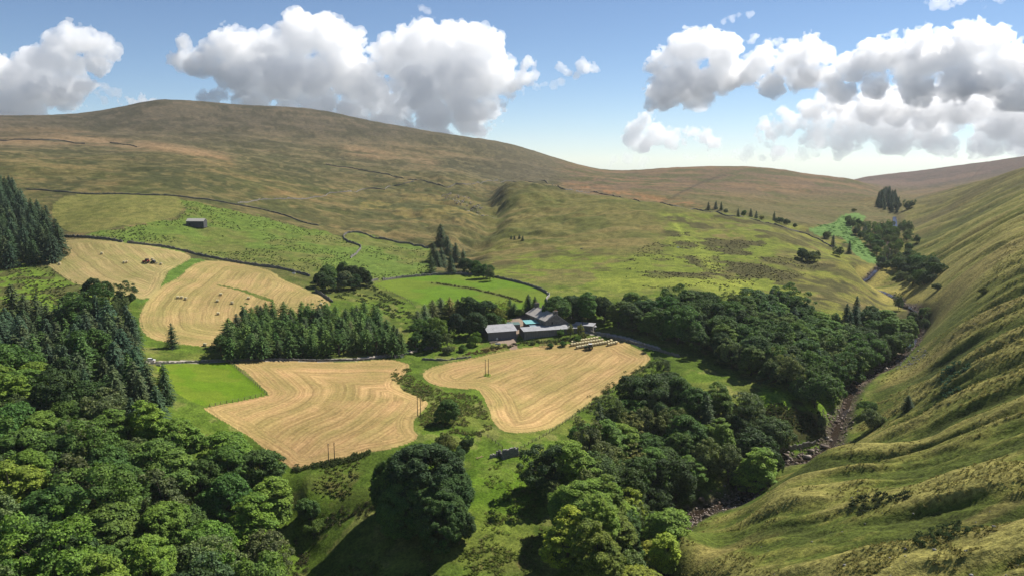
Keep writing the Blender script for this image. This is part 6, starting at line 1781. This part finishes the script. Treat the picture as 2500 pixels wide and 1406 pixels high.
def cloud_mat(name, density, g=0.35):
    m = bpy.data.materials.new(name); m.use_nodes = True
    nt = m.node_tree; nt.nodes.clear()
    v = nt.nodes.new('ShaderNodeVolumeScatter')
    v.inputs['Color'].default_value = (1, 1, 1, 1)
    v.inputs['Density'].default_value = density
    v.inputs['Anisotropy'].default_value = g
    out = nt.nodes.new('ShaderNodeOutputMaterial')
    nt.links.new(v.outputs[0], out.inputs['Volume'])
    return m
SC.cycles.volume_bounces = 96
SC.cycles.max_bounces = 100
D1 = 9000.0
def cmat(name, mfp, g, dist):
    return cloud_mat(name, 1 / (mfp * dist / FPX), g)
CLOUD_A = [(440,105,24),(440,150,30),(500,150,45),(570,120,58),(600,190,60),(650,130,62),(690,200,70),(735,90,62),(790,75,50),(830,110,58),(850,180,70),(760,190,70),(900,230,60),(780,270,55),(700,280,45),(850,290,50),
           (960,150,62),(1030,120,66),(1090,130,66),(1150,110,62),(1190,120,50),(1120,200,80),(1030,220,75),(1190,190,60),(1220,170,40),(1060,290,55),(1140,280,60),(1200,270,42),(1240,215,40),(1280,190,30),(1290,160,18),(960,260,50),(620,240,45),(940,300,40),(520,245,24),(505,240,14),(490,248,12),(545,235,18),(1000,320,40),(1080,330,34),(1170,320,30)]
cloud(CLOUD_A, D1, cmat('cloud_air', 21, 0.5, D1), 'largest white heaped cloud standing over the long fell', step_px=2.3, rough=0.46, kids=(30, 16), wob=2.6, seed=3)
CLOUD_B = [(1600,170,26),(1640,140,44),(1680,115,46),(1730,110,50),(1760,130,50),(1650,200,60),(1620,235,44),(1700,220,60),(1760,190,55),(1830,170,40),(1860,150,40),(1930,150,46),(1980,130,44),(1960,190,46),(2030,200,40),(2080,180,46),(2130,150,46),(2180,130,50),(2240,100,40),(2250,85,26),(2160,105,20),(2240,160,60),(2310,130,60),(2370,100,52),(2430,110,54),(2480,140,50),(2540,170,60),(2420,190,60),(2340,200,60),(2240,220,50),(2140,215,40),(2480,230,60),(2060,225,34),(1880,215,34)]
cloud(CLOUD_B, D1, cmat('cloud_air', 20, 0.5, D1), 'long bank of heaped cloud across the upper right sky', step_px=2.3, rough=0.46, kids=(30, 16), wob=2.6, seed=4, flat=272)
cloud([(1545,335,26),(1560,310,26),(1580,290,24),(1600,330,34),(1640,345,28),(1570,350,30),(1690,325,24),(1715,335,24),(1740,350,18),(1670,350,20)], D1 * 1.25, cmat('cloud_air', 21, 0.5, D1 * 1.25), 'small double heap of cloud below the right bank', step_px=2.6, rough=0.5, kids=(22, 12), wob=2.0, seed=5, flat=372)
cloud([(20,210,70),(-40,180,70),(60,190,60),(110,160,50),(150,120,46),(180,105,44),(215,110,40),(250,125,36),(262,110,20),(230,150,40),(170,160,46),(180,210,40),(120,220,60),(60,250,60),(200,215,30),(-20,270,60),(60,290,40),(160,240,44)], D1 * 1.05, cmat('cloud_air', 21, 0.5, D1 * 1.05), 'white cloud at the left edge of the sky', step_px=3.0, rough=0.5, kids=(26, 12), wob=2.6, seed=6)
cloud([(320,246,20),(345,243,20),(370,248,15),(335,262,24)], D1 * 1.2, cmat('cloud_air', 21, 0.5, D1), 'little cloud low over the fell top', step_px=2.4, rough=0.5, kids=(18, 10), wob=2.0, seed=7)
cloud([(245,228,12),(262,220,16),(280,225,12),(255,245,14)], D1 * 1.2, cmat('cloud_air', 60, 0.45, D1), 'thin wisp right of the left cloud', step_px=2.4, rough=0.5, kids=(12, 8), wob=2.2, seed=8)
cloud([(1365,165,12),(1385,178,16),(1405,185,13),(1425,165,22),(1450,172,16)], D1 * 1.1, cmat('cloud_air', 28, 0.45, D1), 'two small puffs between the big cloud banks', step_px=2.2, rough=0.5, kids=(16, 10), wob=2.0, seed=9)
cloud([(1330,205,10),(1350,212,10),(1310,220,12),(1370,200,8)], D1 * 1.1, cmat('cloud_air', 55, 0.45, D1), 'ragged wisp trailing from the largest cloud', step_px=2.2, rough=0.5, kids=(12, 8), wob=2.2, seed=10)
cloud([(1765,55,12),(1785,48,14),(1805,42,12),(1830,36,8)], D1 * 0.9, cmat('cloud_air', 45, 0.45, D1), 'slanting wisp above the right bank', step_px=2.2, rough=0.5, kids=(12, 8), wob=2.2, seed=11)
cloud([(1840,100,14),(1870,105,16),(1905,103,16),(1930,98,12)], D1 * 0.95, cmat('cloud_air', 34, 0.45, D1), 'flat puff resting above the right bank', step_px=2.2, rough=0.5, kids=(14, 8), wob=2.0, seed=12)
cloud([(2275,6,16),(2310,0,20),(2350,-4,20),(2400,0,18),(2395,14,10),(2440,-2,16)], D1 * 0.8, cmat('cloud_air', 40, 0.45, D1), 'ragged cloud cut by the top right edge', step_px=2.6, rough=0.5, kids=(14, 8), wob=2.2, seed=13)
cloud([(1035,22,10),(1045,32,12),(1030,45,8),(1055,40,8)], D1 * 0.9, cmat('cloud_air', 60, 0.45, D1), 'faint tuft above the largest cloud', step_px=2.2, rough=0.5, kids=(12, 8), wob=2.4, seed=14)
D2 = 15000.0
cloud([(1890,320,40),(1930,300,34),(1970,290,30),(2010,285,34),(2000,330,44),(2080,310,56),(2140,300,60),(2200,300,60),(2260,310,60),(2330,290,50),(2400,280,50),(2470,290,60),(2540,300,60),(1900,365,30),(2060,350,40),(2180,350,44),(2300,350,44),(2420,350,50),(2500,350,50)], D2, cmat('cloud_air', 34, 0.35, D2), 'broad pale cloud layers low in the right sky', step_px=4.0, rough=0.5, kids=(20, 10), wob=3.0, seed=15)
cloud([(1990,265,36),(2050,250,44),(2120,262,50),(2190,262,54),(2270,250,52),(2340,262,54),(2400,255,50),(2470,262,56),(2540,260,60),(2440,310,44),(2520,320,50),(2260,300,34)], D1 * 1.35, cmat('cloud_air', 26, 0.5, D1 * 1.35), 'paler cloud bank behind the right bank', step_px=3.2, rough=0.5, kids=(22, 12), wob=2.6, seed=17)
cloud([(1500,395,14),(1530,388,14),(1575,392,14),(1690,378,16),(1740,385,18),(1790,372,16),(1830,375,20),(1860,385,16),(1960,385,20),(1990,372,18)], D2, cmat('cloud_air', 70, 0.45, D2), 'row of faint small clouds on the moor horizon', step_px=3.0, rough=0.5, kids=(14, 8), wob=2.4, seed=16)
